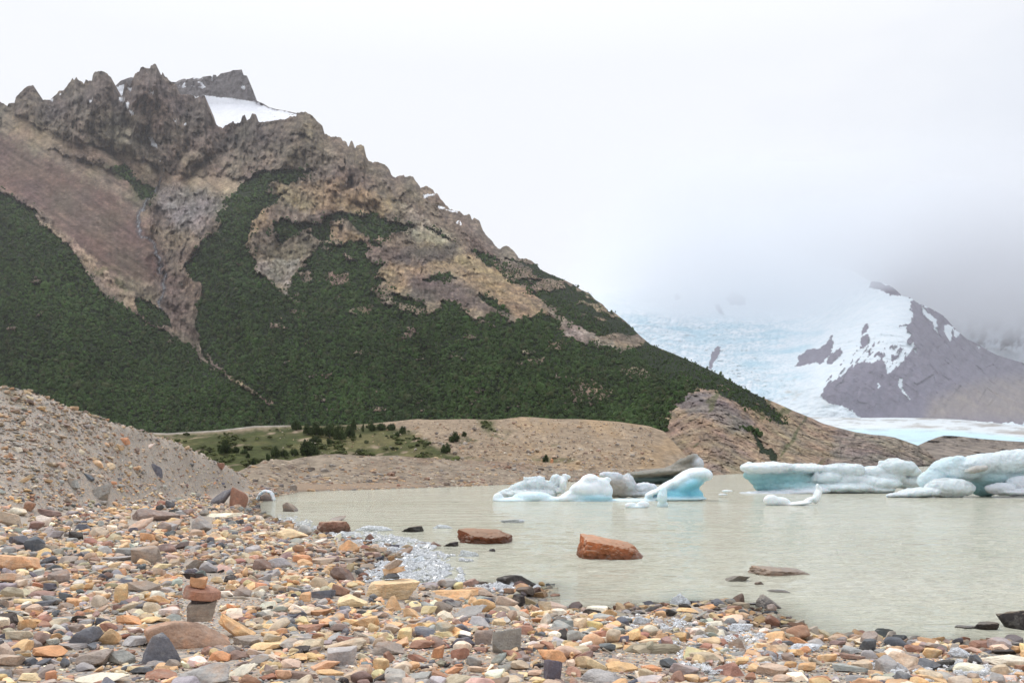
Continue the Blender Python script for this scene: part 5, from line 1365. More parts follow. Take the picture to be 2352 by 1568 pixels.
cols_ = np.array([PALL[c] for c, _ in COLW])[scol] * np.exp(rng.normal(0, .13, (NS, 1))) * np.exp(rng.normal(0, .04, (NS, 3)))
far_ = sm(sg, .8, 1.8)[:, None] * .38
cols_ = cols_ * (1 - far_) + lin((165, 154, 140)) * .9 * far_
cols_ *= (1 - .50 * (1 - sm(ssd, .1, .85)) * (sg < .6))[:, None]
Vs, Fs, Cs, off = [], [], [], 0
for lod, sub, sel in ((0, 4, spx > 34), (1, 3, (spx <= 34) & (spx > 15)), (2, 2, (spx <= 15) & (spx > 5.5)), (3, 1, spx <= 5.5)):
    for kk in range(10):
        for var in range(3):
            ids = np.flatnonzero(ism & sel & (skind == kk) & (np.arange(NS) % 3 == var))
            if not len(ids):
                continue
            TV, TF = rock_shape(KINDS_[kk], 40 + kk * 3 + var, sub, .06)
            L = TV[None] * np.stack([sw[ids], sdep[ids], sth[ids] * 1.25], 1)[:, None]
            c1, s1 = np.cos(stl[ids])[:, None], np.sin(stl[ids])[:, None]
            c2, s2 = np.cos(srl[ids])[:, None], np.sin(srl[ids])[:, None]
            c3, s3 = np.cos(syaw[ids])[:, None], np.sin(syaw[ids])[:, None]
            X, Yv, Z = L[..., 0], L[..., 1], L[..., 2]
            X, Z = X * c1 + Z * s1, -X * s1 + Z * c1
            Yv, Z = Yv * c2 - Z * s2, Yv * s2 + Z * c2
            X, Yv = X * c3 - Yv * s3, X * s3 + Yv * c3
            V = np.stack([X + sx[ids][:, None], Yv + sy[ids][:, None], Z + (sg[ids] + sth[ids] * .32 + slift[ids])[:, None]], -1)
            Vs.append(V.reshape(-1, 3)); Cs.append(np.repeat(cols_[ids], len(TV), 0))
            Fs.append((TF[None] + (np.arange(len(ids)) * len(TV))[:, None, None] + off).reshape(-1, 3))
            off += len(ids) * len(TV)
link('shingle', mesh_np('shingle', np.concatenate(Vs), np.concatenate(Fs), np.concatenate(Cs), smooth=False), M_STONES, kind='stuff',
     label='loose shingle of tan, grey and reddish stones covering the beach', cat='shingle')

# scattered blocks on the gravel mound across the cove
NM = 2600
mu = rng.uniform(560, 1660, NM); tm = rng.random(NM) ** 1.8
mt = np.interp(mu, *np.array(MD_TOP).T); mb = np.interp(mu, *np.array(MD_BOT).T)
mv = mb + (mt - mb) * tm
mY = md_depth(mu, mv)
mp_ = unproj(mu, mv, mY)
mw = np.clip(rng.lognormal(math.log(.22), .5, NM), .08, 1.0)
mc = np.array([PALL[c] for c, _ in COLW])[rng.choice(len(COLW), NM, p=[w_ for _, w_ in COLW])] * .55 + lin((150, 132, 114)) * .8 * .45
Vs, Fs, Cs, off = [], [], [], 0
for var in range(6):
    ids = np.flatnonzero(np.arange(NM) % 6 == var)
    TV, TF = rock_shape(KINDS_[var], 90 + var, 2, .06)
    a = rng.uniform(0, 6.28, len(ids)); c3, s3 = np.cos(a)[:, None], np.sin(a)[:, None]
    L = TV[None] * np.stack([mw[ids], mw[ids] * .8, mw[ids] * .55], 1)[:, None]
    V = np.stack([L[..., 0] * c3 - L[..., 1] * s3, L[..., 0] * s3 + L[..., 1] * c3, L[..., 2]], -1) + mp_[ids][:, None]
    Vs.append(V.reshape(-1, 3)); Cs.append(np.repeat(mc[ids], len(TV), 0))
    Fs.append((TF[None] + (np.arange(len(ids)) * len(TV))[:, None, None] + off).reshape(-1, 3)); off += len(ids) * len(TV)
link('rubble', mesh_np('rubble', np.concatenate(Vs), np.concatenate(Fs), np.concatenate(Cs), smooth=False), M_STONES, kind='stuff', label='scattered small rocks on the tan gravel mound across the cove', cat='rubble')
for cx, base, w, h, col, lab in ((552, 888, 52, 36, 'n', 'brown square boulder at the foot of the gravel mound'), (2290 + 40, 702, 22, 26, 'O', 'small orange boulder beside a bush on the far moraine'),
                                 (1410, 530, 45, 28, 'p', 'pinkish boulder on the moraine slope below a bush'), (1275, 868, 26, 18, 'r', 'small red boulder on the waterline of the gravel mound')):
    u, v = VV('5', cx, base)
    if v > HV + 40 and cx in (552, 1275):
        vb = np.interp(u, *np.array(MD_BOT).T); Y = float(md_depth(np.array([u]), np.array([v]))[0]) - .5
    elif cx == 2330:
        Y = float(md_depth(np.array([u]), np.array([v]))[0]) - .5
    else:
        Y = float(bk_depth(np.array([u]), np.array([v]))[0]) - 3.5
    s = .3336
    put_rock('boulder', (u - CU) / F * Y, Y, CH + (HV - v) / F * Y - .1, (w * s * Y / F, w * s * Y / F * .8, h * s * Y / F + .1), 'block', col, 3, 4, .2, label=lab, cat='boulder')

# ------------------------------------------------------------------ ice
def ice_material(name, rough=.35, bump=.5, sc=6, trans=0.0, dirt=0.):
    m, n, l, bs = newmat(name)
    tc = n.new('ShaderNodeTexCoord')
    geo = n.new('ShaderNodeNewGeometry')
    b1 = nnoise(n, l, geo.outputs['Position'], sc, 6, .65)
    b2 = nnoise(n, l, geo.outputs['Position'], sc * 7, 3, .6)
    base = attr(n).outputs['Color']
    c = nmix(n, l, 'MULTIPLY', .6, base, nramp(n, l, b1.outputs['Fac'], [(.3, (.84, .88, .9)), (.6, (1.06, 1.05, 1.04))]).outputs['Color'])
    l.new(c, bs.inputs['Base Color'])
    bs.inputs['Roughness'].default_value = rough
    bs.inputs['IOR'].default_value = 1.31
    bs.inputs['Specular IOR Level'].default_value = .4
    bs.inputs['Transmission Weight'].default_value = trans
    bs.inputs['Subsurface Weight'].default_value = .25 if trans == 0 else 0
    bs.inputs['Subsurface Radius'].default_value = (.12, .3, .38)
    bs.inputs['Subsurface Scale'].default_value = 1.0
    ad = n.new('ShaderNodeMath'); ad.operation = 'ADD'
    l.new(b1.outputs['Fac'], ad.inputs[0]); l.new(b2.outputs['Fac'], ad.inputs[1])
    nbump(n, l, ad.outputs[0], bump, .12, bs)
    return m
M_ICE = ice_material('berg_ice', .3, .5, 2.2)
M_ICEG = ice_material('rough_berg_ice', .25, .6, 3.5)
ICOL = {'W': lin((246, 251, 252)) * .95, 'B': lin((142, 216, 236)) * .95, 'G': lin((232, 240, 241)) * .96, 'T': lin((166, 212, 216)) * .92, 'S': lin((228, 231, 236)) * .95, 'D': lin((152, 146, 132)) * .8,
        'K': lin((92, 110, 106)) * .7, 'N': lin((190, 180, 168)) * .85, 'L': lin((226, 245, 250)) * .94}
def berg(name, view, lumps, Yb, vox, noise_amp, noise_sc, mat, label, cat='iceberg', smooth_it=2, group=None, seed=0):
    s = VIEW[view][2]
    bm = bmesh.new()
    D, Fc = ico(3)
    info = []
    for L in lumps:
        cx, cy, rx, ry, rot, tag = L[:6]
        dy = L[6] if len(L) > 6 else 0
        dep = L[7] if len(L) > 7 else None
        u, v = VV(view, cx, cy)
        Y = Yb + dy
        k = s * Y / F
        c = np.array([(u - CU) / F * Y, Y, CH + (HV - v) / F * Y])
        r = np.array([rx * k, (dep if dep else max(rx * .55, ry * .9) * k), ry * k])
        a = math.radians(rot)
        R = np.array([[math.cos(a), 0, -math.sin(a)], [0, 1, 0], [math.sin(a), 0, math.cos(a)]])
        V = (D * r) @ R.T + c
        vs = [bm.verts.new(p) for p in V]
        for f in Fc:
            bm.faces.new([vs[i] for i in f])
        info.append((c, r, R, tag))
    me = bpy.data.meshes.new(name + '_src'); bm.to_mesh(me); bm.free()
    o = bpy.data.objects.new(name, me); COL.objects.link(o)
    md = o.modifiers.new('r', 'REMESH'); md.mode = 'VOXEL'; md.voxel_size = vox
    m2 = o.modifiers.new('s', 'SMOOTH'); m2.iterations = smooth_it; m2.factor = .5
    dg = bpy.context.evaluated_depsgraph_get()
    ev = o.evaluated_get(dg); t = ev.to_mesh()
    V = np.zeros(len(t.vertices) * 3, np.float32); t.vertices.foreach_get('co', V); V = V.reshape(-1, 3).astype(float)
    Nn = np.zeros(len(t.vertices) * 3, np.float32); t.vertices.foreach_get('normal', Nn); Nn = Nn.reshape(-1, 3)
    faces = [np.array(p.vertices[:]) for p in t.polygons]
    ev.to_mesh_clear(); bpy.data.objects.remove(o)
    q4 = np.array([f for f in faces if len(f) == 4]).reshape(-1, 4); q3 = np.array([f for f in faces if len(f) == 3]).reshape(-1, 3)
    wsum, cs = 0, 0
    for c, r, R, tag in info:
        d = np.sqrt(((((V - c) @ R) / r) ** 2).sum(1))
        w_ = np.exp(-4.2 * np.clip(d - .8, 0, 9)) + 1e-6
        wsum = wsum + w_; cs = cs + w_[:, None] * ICOL[tag]
    col = cs / wsum[:, None]
    V = V + Nn * (noise_amp * (fbm(V / noise_sc + seed, 5, .55)))[:, None]
    g_ = fbm(V / 1.1 + 5 + seed, 4, .6)
    if mat is not M_ICE:      # melt scallops and gritty crust
        V = V + Nn * (noise_amp * (.35 * fbm(V / (noise_sc * .45) + 9, 4, .6, True) - .1))[:, None]
        dirt_ = sm(fbm(V / np.array([1.6, 1.6, .35]) + 21 + seed, 4, .6), .12, .45)[:, None] * .28
        col = col * (1 - dirt_) + lin((150, 142, 132)) * .8 * dirt_
    col = col * (1 + .12 * g_)[:, None]
    fs = [f for f in (q4, q3) if len(f)]
    base = V[:, :].mean(0) * [1, 1, 0]
    me2 = mesh_np(name, V - base, fs, np.clip(col, 0, .95), smooth=True)
    return link(name, me2, mat, label=label, cat=cat, group=group, loc=base)

GB = 'icebergs drifting on the lake'
berg('iceberg', 'A', [(165, 455, 50, 48, 0, 'W'), (480, 455, 190, 60, 0, 'L'), (330, 480, 220, 32, 0, 'L'), (600, 478, 170, 40, 0, 'L'), (1010, 285, 85, 50, 0, 'W', 0, .5), (930, 335, 120, 42, 42, 'W', 0, .5), (1110, 330, 95, 62, -22, 'W', 0, .5), (1000, 380, 180, 85, 0, 'W', -.15, .6), (1120, 400, 100, 70, 0, 'W', 0, .6), (820, 425, 160, 36, 32, 'W', 0, .5), (860, 455, 180, 45, 8, 'W', -.1, .5),
     (780, 470, 130, 38, 10, 'L'), (1160, 390, 60, 75, 0, 'L'), (1175, 285, 38, 22, -15, 'W'), (1030, 455, 190, 50, 0, 'B', -.15, .6), (1000, 490, 250, 35, 0, 'L'), (1400, 485, 260, 26, 0, 'L', .4), (1800, 462, 290, 24, 0, 'L', .5),
     (1975, 240, 150, 62, 8, 'W', .6, .9), (2060, 245, 76, 58, -10, 'W', .6, .8), (1850, 285, 150, 52, 36, 'W', .6, .8), (1700, 355, 130, 36, 33, 'W', .5, .6), (1585, 408, 80, 22, 25, 'W', .3, .5), (1880, 380, 140, 75, 15, 'B', .7, .7), (1950, 415, 100, 55, -10, 'B', .7, .7), (1960, 300, 110, 70, 20, 'B', .75, .75), (1800, 420, 170, 55, 8, 'B', .7, .8), (1900, 330, 150, 70, 30, 'B', .55, .9), (1720, 410, 120, 40, 10, 'B', .7, .7)],
     41.5, .055, .05, .5, M_ICE, 'blue white iceberg with a tall fin and a low shelf at the waterline', group=GB, smooth_it=5)
berg('iceberg', 'A', [(500, 340, 120, 82, 0, 'G'), (350, 370, 130, 52, 25, 'G'), (640, 365, 120, 66, 0, 'G'), (720, 310, 90, 50, 18, 'G'), (240, 410, 110, 36, 20, 'G'), (450, 420, 270, 45, 0, 'G'), (795, 262, 42, 22, -8, 'W', -.3), (700, 275, 60, 30, 10, 'W'), (765, 330, 22, 62, -8, 'W', -.4), (740, 390, 40, 30, 0, 'W', -.4), (560, 275, 40, 22, 0, 'G'), (430, 285, 35, 25, 0, 'G')],
     45.0, .045, .18, .4, M_ICEG, 'grey gritty iceberg with a white horn behind the blue white one', group=GB, seed=3)
berg('iceberg', 'A', [(1290, 340, 120, 85, 0, 'N'), (1180, 245, 80, 28, 0, 'S'), (1250, 270, 90, 40, -10, 'S'), (1370, 330, 58, 88, 8, 'S'), (1300, 410, 130, 40, 0, 'D'), (1520, 372, 110, 52, -4, 'S'), (1480, 420, 130, 25, 0, 'S')],
     44.5, .045, .16, .4, M_ICEG, 'brownish grey ice block with dirt seams behind the blue white iceberg', group=GB, seed=6)
berg('iceberg', 'A', [(1955, 96, 60, 42, 0, 'D'), (1860, 130, 110, 34, 28, 'D'), (2000, 140, 55, 62, 10, 'S'), (1650, 222, 340, 30, 5, 'D'), (1420, 250, 140, 22, 4, 'D'), (1800, 200, 170, 48, 12, 'D'), (1600, 292, 250, 42, 0, 'K', -.2), (1830, 275, 130, 58, 0, 'K', -.2), (1980, 220, 70, 60, 0, 'D'), (1450, 300, 120, 30, 0, 'K')],
     73, .1, .2, .9, M_ICEG, 'dirty grey brown iceberg with a dark green underside and a raised peak', group=GB, seed=9)
berg('ice_floe', 'A', [(1385, 528, 58, 32, 0, 'W'), (1500, 520, 62, 36, 0, 'W'), (1440, 540, 90, 18, 0, 'L')], 35.2, .03, .02, .3, M_ICE, 'small two lobed white floe in front of the blue white iceberg', 'ice floe', group='small floes on the lake')
berg('ice_floe', 'A', [(1680, 410, 40, 55, 0, 'L'), (1675, 450, 46, 70, 0, 'L'), (1678, 520, 52, 40, 0, 'L')], 36.0, .03, .02, .3, M_ICE, 'pale upright pillar of ice standing in the water', 'ice floe', group='small floes on the lake')
berg('iceberg', 'B', [(480, 222, 215, 42, 0, 'W', -.2), (750, 228, 170, 36, 0, 'W', -.2), (330, 222, 58, 40, 0, 'W', -.2), (450, 275, 165, 50, 0, 'T', .35), (480, 315, 150, 50, 0, 'T', .4), (505, 355, 140, 50, 0, 'T', .45), (640, 300, 190, 75, 0, 'T', .4), (780, 320, 190, 75, 0, 'T', .4), (1000, 240, 180, 50, 0, 'G', -.1), (1115, 240, 66, 50, 0, 'G', -.5), (900, 300, 120, 45, 5, 'G', -.6), (828, 285, 26, 28, 0, 'S', -.8),
     (1000, 370, 270, 40, 0, 'G', -.5), (1250, 340, 200, 52, 0, 'G', -.3), (1420, 222, 150, 60, 0, 'G'), (1390, 172, 60, 24, 0, 'W'), (1510, 240, 90, 40, -15, 'G'), (1315, 190, 34, 22, 0, 'W'), (1380, 290, 100, 55, 0, 'G'), (1480, 300, 90, 50, 0, 'G', .5), (1200, 385, 200, 26, 0, 'G', -.4), (480, 415, 260, 24, 2, 'S', -.7), (260, 428, 100, 15, 3, 'S', -.9), (720, 400, 240, 30, 4, 'S', -.8), (1050, 270, 90, 40, 0, 'G', -.4), (1050, 310, 250, 50, 0, 'G', .2), (1280, 300, 200, 60, 0, 'G', .3), (1250, 260, 150, 50, 0, 'G', .2), (1500, 330, 120, 45, 0, 'G', .3), (700, 360, 300, 50, 0, 'T', .4)],
     52.5, .05, .12, .5, M_ICEG, 'long flat topped iceberg with a teal undercut and rough grey ice at its foot', group=GB, seed=12)
berg('iceberg', 'B', [(1790, 215, 150, 70, 18, 'L'), (1690, 290, 130, 65, 25, 'L'), (2000, 205, 240, 78, 12, 'G'), (2250, 190, 250, 100, 8, 'G'), (2200, 290, 250, 110, 0, 'T', .3), (2060, 360, 130, 70, 0, 'T', .4), (1800, 370, 180, 72, 0, 'G', -.8), (1600, 402, 190, 36, 4, 'G', -.8), (1450, 420, 110, 20, 4, 'S', -.9), (1920, 375, 70, 55, 0, 'G', -.8), (1880, 260, 190, 60, 0, 'L'),
     (2180, 375, 110, 42, 0, 'S', -1.2), (2320, 345, 100, 66, 0, 'S', -1.0), (2560, 250, 280, 150, 0, 'G'), (2300, 400, 200, 25, 0, 'S', -1.1), (2000, 235, 90, 22, 12, 'N', -1.1)],
     46.5, .045, .12, .5, M_ICEG, 'largest sloping iceberg at the right edge with a teal hollow', group=GB, seed=15)
berg('ice_floe', 'B', [(495, 462, 60, 44, 0, 'W'), (570, 472, 68, 36, -8, 'W'), (690, 484, 110, 16, 6, 'W'), (770, 460, 56, 18, 25, 'W'), (830, 430, 24, 58, -12, 'W'), (846, 395, 20, 40, -5, 'W'), (836, 365, 12, 30, 8, 'W')], 37.4, .03, .02, .3, M_ICE, 'low white floe with a small upright fin before the long iceberg', 'ice floe', group='small floes on the lake')
berg('ice_floe', 'B', [(170, 392, 42, 9, 0, 'W'), (140, 418, 36, 8, 0, 'W')], 46, .03, .02, .3, M_ICE, 'pair of tiny white ice scraps left of the long iceberg foot', 'ice floe', group='small floes on the lake')
berg('ice_floe', 'C', [(740, 240, 68, 14, 4, 'W', 0, .4)], 60, .03, .02, .3, M_ICE, 'white ice slab stranded at the far end of the cove', 'ice floe', group='small floes on the lake')
berg('ice_floe', 'C', [(600, 297, 90, 8, 2, 'W', 0, .3), (740, 275, 45, 12, 12, 'W', 0, .3)], 53, .03, .02, .3, M_ICE, 'thin white strip of ice near the far end of the cove', 'ice floe', group='small floes on the lake')
berg('ice_sheet', 'C', [(200, 320, 20, 36, -20, 'S', 0, .25), (225, 275, 22, 36, -32, 'S', 0, .25), (265, 245, 36, 22, 30, 'S', 0, .25), (320, 245, 40, 20, -15, 'S', 0, .25), (358, 285, 20, 42, 15, 'S', 0, .25), (370, 325, 22, 28, 0, 'W', 0, .25)], 41.6, .03, .02, .3, M_ICE, 'white curved ice sheet draped over a dark rock at the cove', 'ice')
put_rock('stone', (VV('C', 300, 0)[0] - CU) / F * 41.35, 41.35, -.2, (.66, .5, .58), 'dome', 'n', 4, 4, 0, mat=M_ROCKWET, label='brown grey rock under the white curved ice sheet', group='stones of the shingle beach')

# clear ice lumps stranded on the shore
M_CLEAR, n, l, bs = newmat('clear_ice')
geo = n.new('ShaderNodeNewGeometry')
b1 = nnoise(n, l, geo.outputs['Position'], 30, 4, .6)
bs.inputs['Base Color'].default_value = (.93, .96, .99, 1)
bs.inputs['Roughness'].default_value = .12
bs.inputs['IOR'].default_value = 1.31
bs.inputs['Transmission Weight'].default_value = .45
l.new(nramp(n, l, b1.outputs['Fac'], [(.35, .25), (.65, .75)]).outputs['Color'], bs.inputs['Transmission Weight'])
nbump(n, l, b1.outputs['Fac'], .8, .03, bs)
CI = [('8', 510, 668, 112, 66, 'pyr', 'clear ice fan standing upright on the dark pebble spit'), ('8', 297, 774, 95, 46, 'round', 'clear rounded ice lump at the left of the pebble spit'), ('8', 492, 798, 145, 66, 'round', 'largest clear ice lump on the pebble spit'),
      ('8', 840, 815, 145, 46, 'slab', 'flat clear ice piece near the tip of the spit'), ('8', 1200, 927, 205, 40, 'slab', 'wide thin ice sheet among the right shore stones'), ('8', 1075, 968, 135, 36, 'slab', 'thin pale ice sheet left of the bent driftwood stick'),
      ('8', 472, 880, 80, 32, 'slab', 'small pale ice slab above the weathered log'), ('7', 962, 642, 105, 62, 'round', 'milky ice lump right of the small cairn'), ('7', 1350, 592, 165, 58, 'dome', 'milky ice dome in front of the flat topped red boulder'),
      ('7', 1140, 660, 145, 44, 'dome', 'low milky ice hump at the edge of the slush'), ('7', 1150, 374, 155, 36, 'dome', 'low ice hump behind the slush near the dark low rock'), ('7', 1700, 330, 220, 30, 'slab', 'flat glassy ice piece floating behind the flat topped red boulder'),
      ('7', 610, 395, 300, 48, 'dome', 'wide milky ice raft right of the red brown shore block'), ('8', 2030, 955, 125, 52, 'wedge', 'clear jagged ice lump among stones at far right'), ('8', 1700, 1035, 90, 60, 'wedge', 'clear ice lump between stones at lower right'),
      ('8', 1560, 1020, 100, 40, 'slab', 'small clear ice slab left of the pinkish grey stone'), ('8', 960, 862, 90, 46, 'wedge', 'clear ice wedge behind the spit stones')]
for view, cx, base, w, h, kind, lab in CI:
    u, v = VV(view, cx, base); s = VIEW[view][2]
    x, Y, g = hit(u, v)
    Wm = w * s * Y / F; t = max(h * s * Y / F * .85, .04)
    V, Fc = rock_shape(kind, int(cx) % 9 + 1, 5, .22)
    o = link('ice_chunk', mesh_np('ice_chunk', V, Fc, smooth=False), M_CLEAR, label=lab, cat='ice chunk', group='ice chunks stranded along the shore')
    o.location = (x, Y + Wm * .3, g + t * .38); o.scale = (Wm, Wm * .6, t * 1.25); o.rotation_euler = (0, 0, .2)

# slush of crushed ice
SL = [([(838, 1345), (830, 1310), (880, 1290), (940, 1283), (1000, 1288), (1062, 1310), (1068, 1338), (1000, 1352), (930, 1352)], 3000), ([(760, 1222), (860, 1222), (990, 1248), (1000, 1262), (900, 1268), (840, 1252), (760, 1238)], 1700),
      ([(1090, 1350), (1160, 1340), (1235, 1345), (1240, 1358), (1150, 1362)], 900), ([(1200, 1396), (1300, 1408), (1400, 1412), (1500, 1420), (1700, 1440), (1790, 1460), (1780, 1485), (1640, 1475), (1480, 1450), (1300, 1425)], 1700),
      ([(1540, 1478), (1700, 1480), (1800, 1500), (1780, 1540), (1640, 1550), (1560, 1530)], 700), ([(2050, 1540), (2160, 1520), (2260, 1530), (2352, 1545), (2400, 1568), (2050, 1575)], 600), ([(900, 1262), (1000, 1268), (1090, 1290), (1000, 1284), (920, 1276)], 700), ([(600, 1186), (660, 1182), (760, 1210), (740, 1220), (640, 1200)], 350)]
px_, py_, pz_ = [], [], []
for poly, cnt in SL:
    pa = np.array(poly, float)
    u = rng.uniform(pa[:, 0].min(), pa[:, 0].max(), cnt * 4); v = rng.uniform(pa[:, 1].min(), pa[:, 1].max(), cnt * 4)
    wob = 7 * fbm(np.stack([u * .06, v * .12, 0 * u], 1), 3)
    k = inpoly(u + wob, v + wob, pa) & (fbm(np.stack([u * .035, v * .09, 4 + 0 * u], 1), 3) > (-.12 if pa[0, 1] < 1360 else .02))
    u, v = u[k][:cnt], v[k][:cnt]
    Y = CH * F / (v - HV)
    for _ in range(4):
        g = np.maximum(gz((u - CU) / F * Y, Y), 0); Y = (CH - g) * F / (v - HV)
    px_.append((u - CU) / F * Y); py_.append(Y); pz_.append(np.maximum(gz((u - CU) / F * Y, Y), 0))
px_, py_, pz_ = map(np.concatenate, (px_, py_, pz_))
NSL = len(px_)
isz = np.clip(rng.lognormal(math.log(.024), .5, NSL), .01, .10) * np.clip(py_ / 11, .7, 1.6)
Vs, Fs, off = [], [], 0
for var in range(6):
    ids = np.flatnonzero(np.arange(NSL) % 6 == var)
    TV, TF = rock_shape(['wedge', 'block', 'slab', 'pyr', 'wedge', 'round'][var], 120 + var, 2, .25)
    q = rng.normal(size=(len(ids), 4)); q /= np.linalg.norm(q, axis=1)[:, None]
    a, b, c_, d = q.T
    R = np.stack([np.stack([1 - 2 * (c_ * c_ + d * d), 2 * (b * c_ - d * a), 2 * (b * d + c_ * a)], -1), np.stack([2 * (b * c_ + d * a), 1 - 2 * (b * b + d * d), 2 * (c_ * d - b * a)], -1), np.stack([2 * (b * d - c_ * a), 2 * (c_ * d + b * a), 1 - 2 * (b * b + c_ * c_)], -1)], 1)
    L = np.einsum('nij,vj->nvi', R, TV) * isz[ids][:, None, None] * 1.3
    L[..., 2] *= .6
    V = L + np.stack([px_[ids], py_[ids], pz_[ids] + rng.uniform(0, .03, len(ids))], 1)[:, None]
    Vs.append(V.reshape(-1, 3)); Fs.append((TF[None] + (np.arange(len(ids)) * len(TV))[:, None, None] + off).reshape(-1, 3)); off += len(ids) * len(TV)
m, n, l, bs = newmat('slush_ice')
bs.inputs['Base Color'].default_value = (.95, .96, .97, 1)
bs.inputs['Roughness'].default_value = .1
bs.inputs['IOR'].default_value = 1.31
bs.inputs['Transmission Weight'].default_value = .62
link('ice_slush', mesh_np('ice_slush', np.concatenate(Vs), np.concatenate(Fs), smooth=False), m, kind='stuff', label='sparkling crushed ice washed up along the shoreline', cat='slush')

# ------------------------------------------------------------------ driftwood
def tube(pts, radii, sides=10, rough=.12, seed=0):
    pts = np.array(pts, float)
    tq = np.linspace(0, len(pts) - 1, (len(pts) - 1) * 7 + 1)
    Pp = np.stack([np.interp(tq, np.arange(len(pts)), pts[:, k]) for k in range(3)], 1)
    for _ in range(3):
        Pp[1:-1] = (Pp[:-2] + 2 * Pp[1:-1] + Pp[2:]) / 4
    rr = np.interp(tq, np.arange(len(pts)), radii)
    rings = []
    for k in range(len(Pp)):
        tg = Pp[min(k + 1, len(Pp) - 1)] - Pp[max(k - 1, 0)]; tg /= np.linalg.norm(tg)
        sd = np.cross(tg, [0, 0, 1.]); sd /= np.linalg.norm(sd) + 1e-9
        up = np.cross(sd, tg)
        a = np.linspace(0, 2 * math.pi, sides, endpoint=False)
        rings.append(Pp[k] + rr[k] * (np.cos(a)[:, None] * sd + np.sin(a)[:, None] * up))
    V = np.concatenate(rings + [Pp[:1], Pp[-1:]])
    q = []
    for k in range(len(Pp) - 1):
        for j in range(sides):
            q.append((k * sides + j, k * sides + (j + 1) % sides, (k + 1) * sides + (j + 1) % sides, (k + 1) * sides + j))
    nV = len(Pp) * sides
    t3 = [(nV, (j + 1) % sides, j) for j in range(sides)] + [(nV + 1, nV - sides + j, nV - sides + (j + 1) % sides) for j in range(sides)]
    mean_r = np.mean(radii)
    ctr = np.concatenate([np.repeat(Pp, sides, 0), Pp[:1], Pp[-1:]])
    V = ctr + (V - ctr) * (1 + rough * 2 * fbm(V / (mean_r * 2.2) + seed, 3))[:, None]
    return V, [np.array(q), np.array(t3)]
m, n, l, bs = newmat('driftwood')
tc = n.new('ShaderNodeTexCoord')
mp = n.new('ShaderNodeMapping'); mp.inputs['Scale'].default_value = (4, 40, 40)
l.new(tc.outputs['Object'], mp.inputs['Vector'])
b1 = nnoise(n, l, mp.outputs['Vector'], 1.5, 5, .6, .8)
oi = n.new('ShaderNodeObjectInfo')
c = nmix(n, l, 'MULTIPLY', 1, oi.outputs['Color'], nramp(n, l, b1.outputs['Fac'], [(.3, (.45, .4, .35)), (.55, (1, 1, 1)), (.75, (1.2, 1.15, 1.1))]).outputs['Color'])
l.new(c, bs.inputs['Base Color']); bs.inputs['Roughness'].default_value = .85
nbump(n, l, b1.outputs['Fac'], .9, .02, bs)
M_WOOD = m
def wood(name, view, pts, rpx, label, col, lift=1.0, seed=0, sides=12, cat='driftwood'):
    s = VIEW[view][2]
    uv = [VV(view, a, b) for a, b in pts]
    x0, Y0_, g0 = hit(*uv[len(uv) // 2])
    P = [];R = []
    for (u, v), r in zip(uv, rpx):
        P.append([(u - CU) / F * Y0_, Y0_ + (rng.uniform(-.02, .02)), CH + (HV - v) / F * Y0_]); R.append(r * s * Y0_ / F)
    P = np.array(P)
    ctr = P.mean(0)
    ctr[2] -= 0
    V, fs = tube(P - ctr, R, sides, seed=seed)
    o = link(name, mesh_np(name, V, fs), M_WOOD, label=label, cat=cat, loc=ctr + np.array([0, -.0, R[0] * .3]))
    o.color = (*lin(col) * .8, 1)
    return o
wood('driftwood_log', 'D', [(1590, 905), (1640, 885), (1760, 870), (1880, 865), (1990, 860), (2045, 880)], [40, 66, 70, 64, 52, 18], 'weathered grey driftwood log with a knot lying on the shingle', (176, 164, 140), seed=4, sides=20)
wood('driftwood_stick', 'E', [(775, 805), (820, 835), (870, 855), (925, 848), (965, 875), (1005, 915), (1025, 930)], [17, 18, 19, 17, 16, 15, 10], 'bent pale driftwood stick near the bottom right', (206, 190, 166), seed=2)
wood('driftwood_branch', '6', [(1665, 890), (1720, 905), (1770, 925), (1830, 915), (1890, 910), (1930, 935), (1965, 962)], [20, 20, 18, 13, 11, 9, 6], 'pale forked looking branch behind the tall cairn', (196, 182, 164), seed=7)
wood('driftwood_stick', 'D', [(1412, 832), (1445, 855), (1490, 880), (1512, 884)], [7, 8, 7, 5], 'thin short stick left of the weathered log', (210, 196, 176), seed=3)
wood('driftwood_stick', '7', [(0, 1532), (120, 1536), (260, 1534), (390, 1530)], [5, 6, 6, 4], 'long thin pale twig by the bottom edge', (210, 194, 178), seed=8)

# pale stone with a dark weed at the waterline
o = traced('7', 1660, 975, 190, 95, 't', 'dome', 'pale stone with dark hanging weed at the water edge', None)
o2 = traced('7', 1745, 978, 100, 100, 'k', 'block', 'blackish soaked root stump beside the pale weedy stone', None, cat='driftwood', name='root_stump')

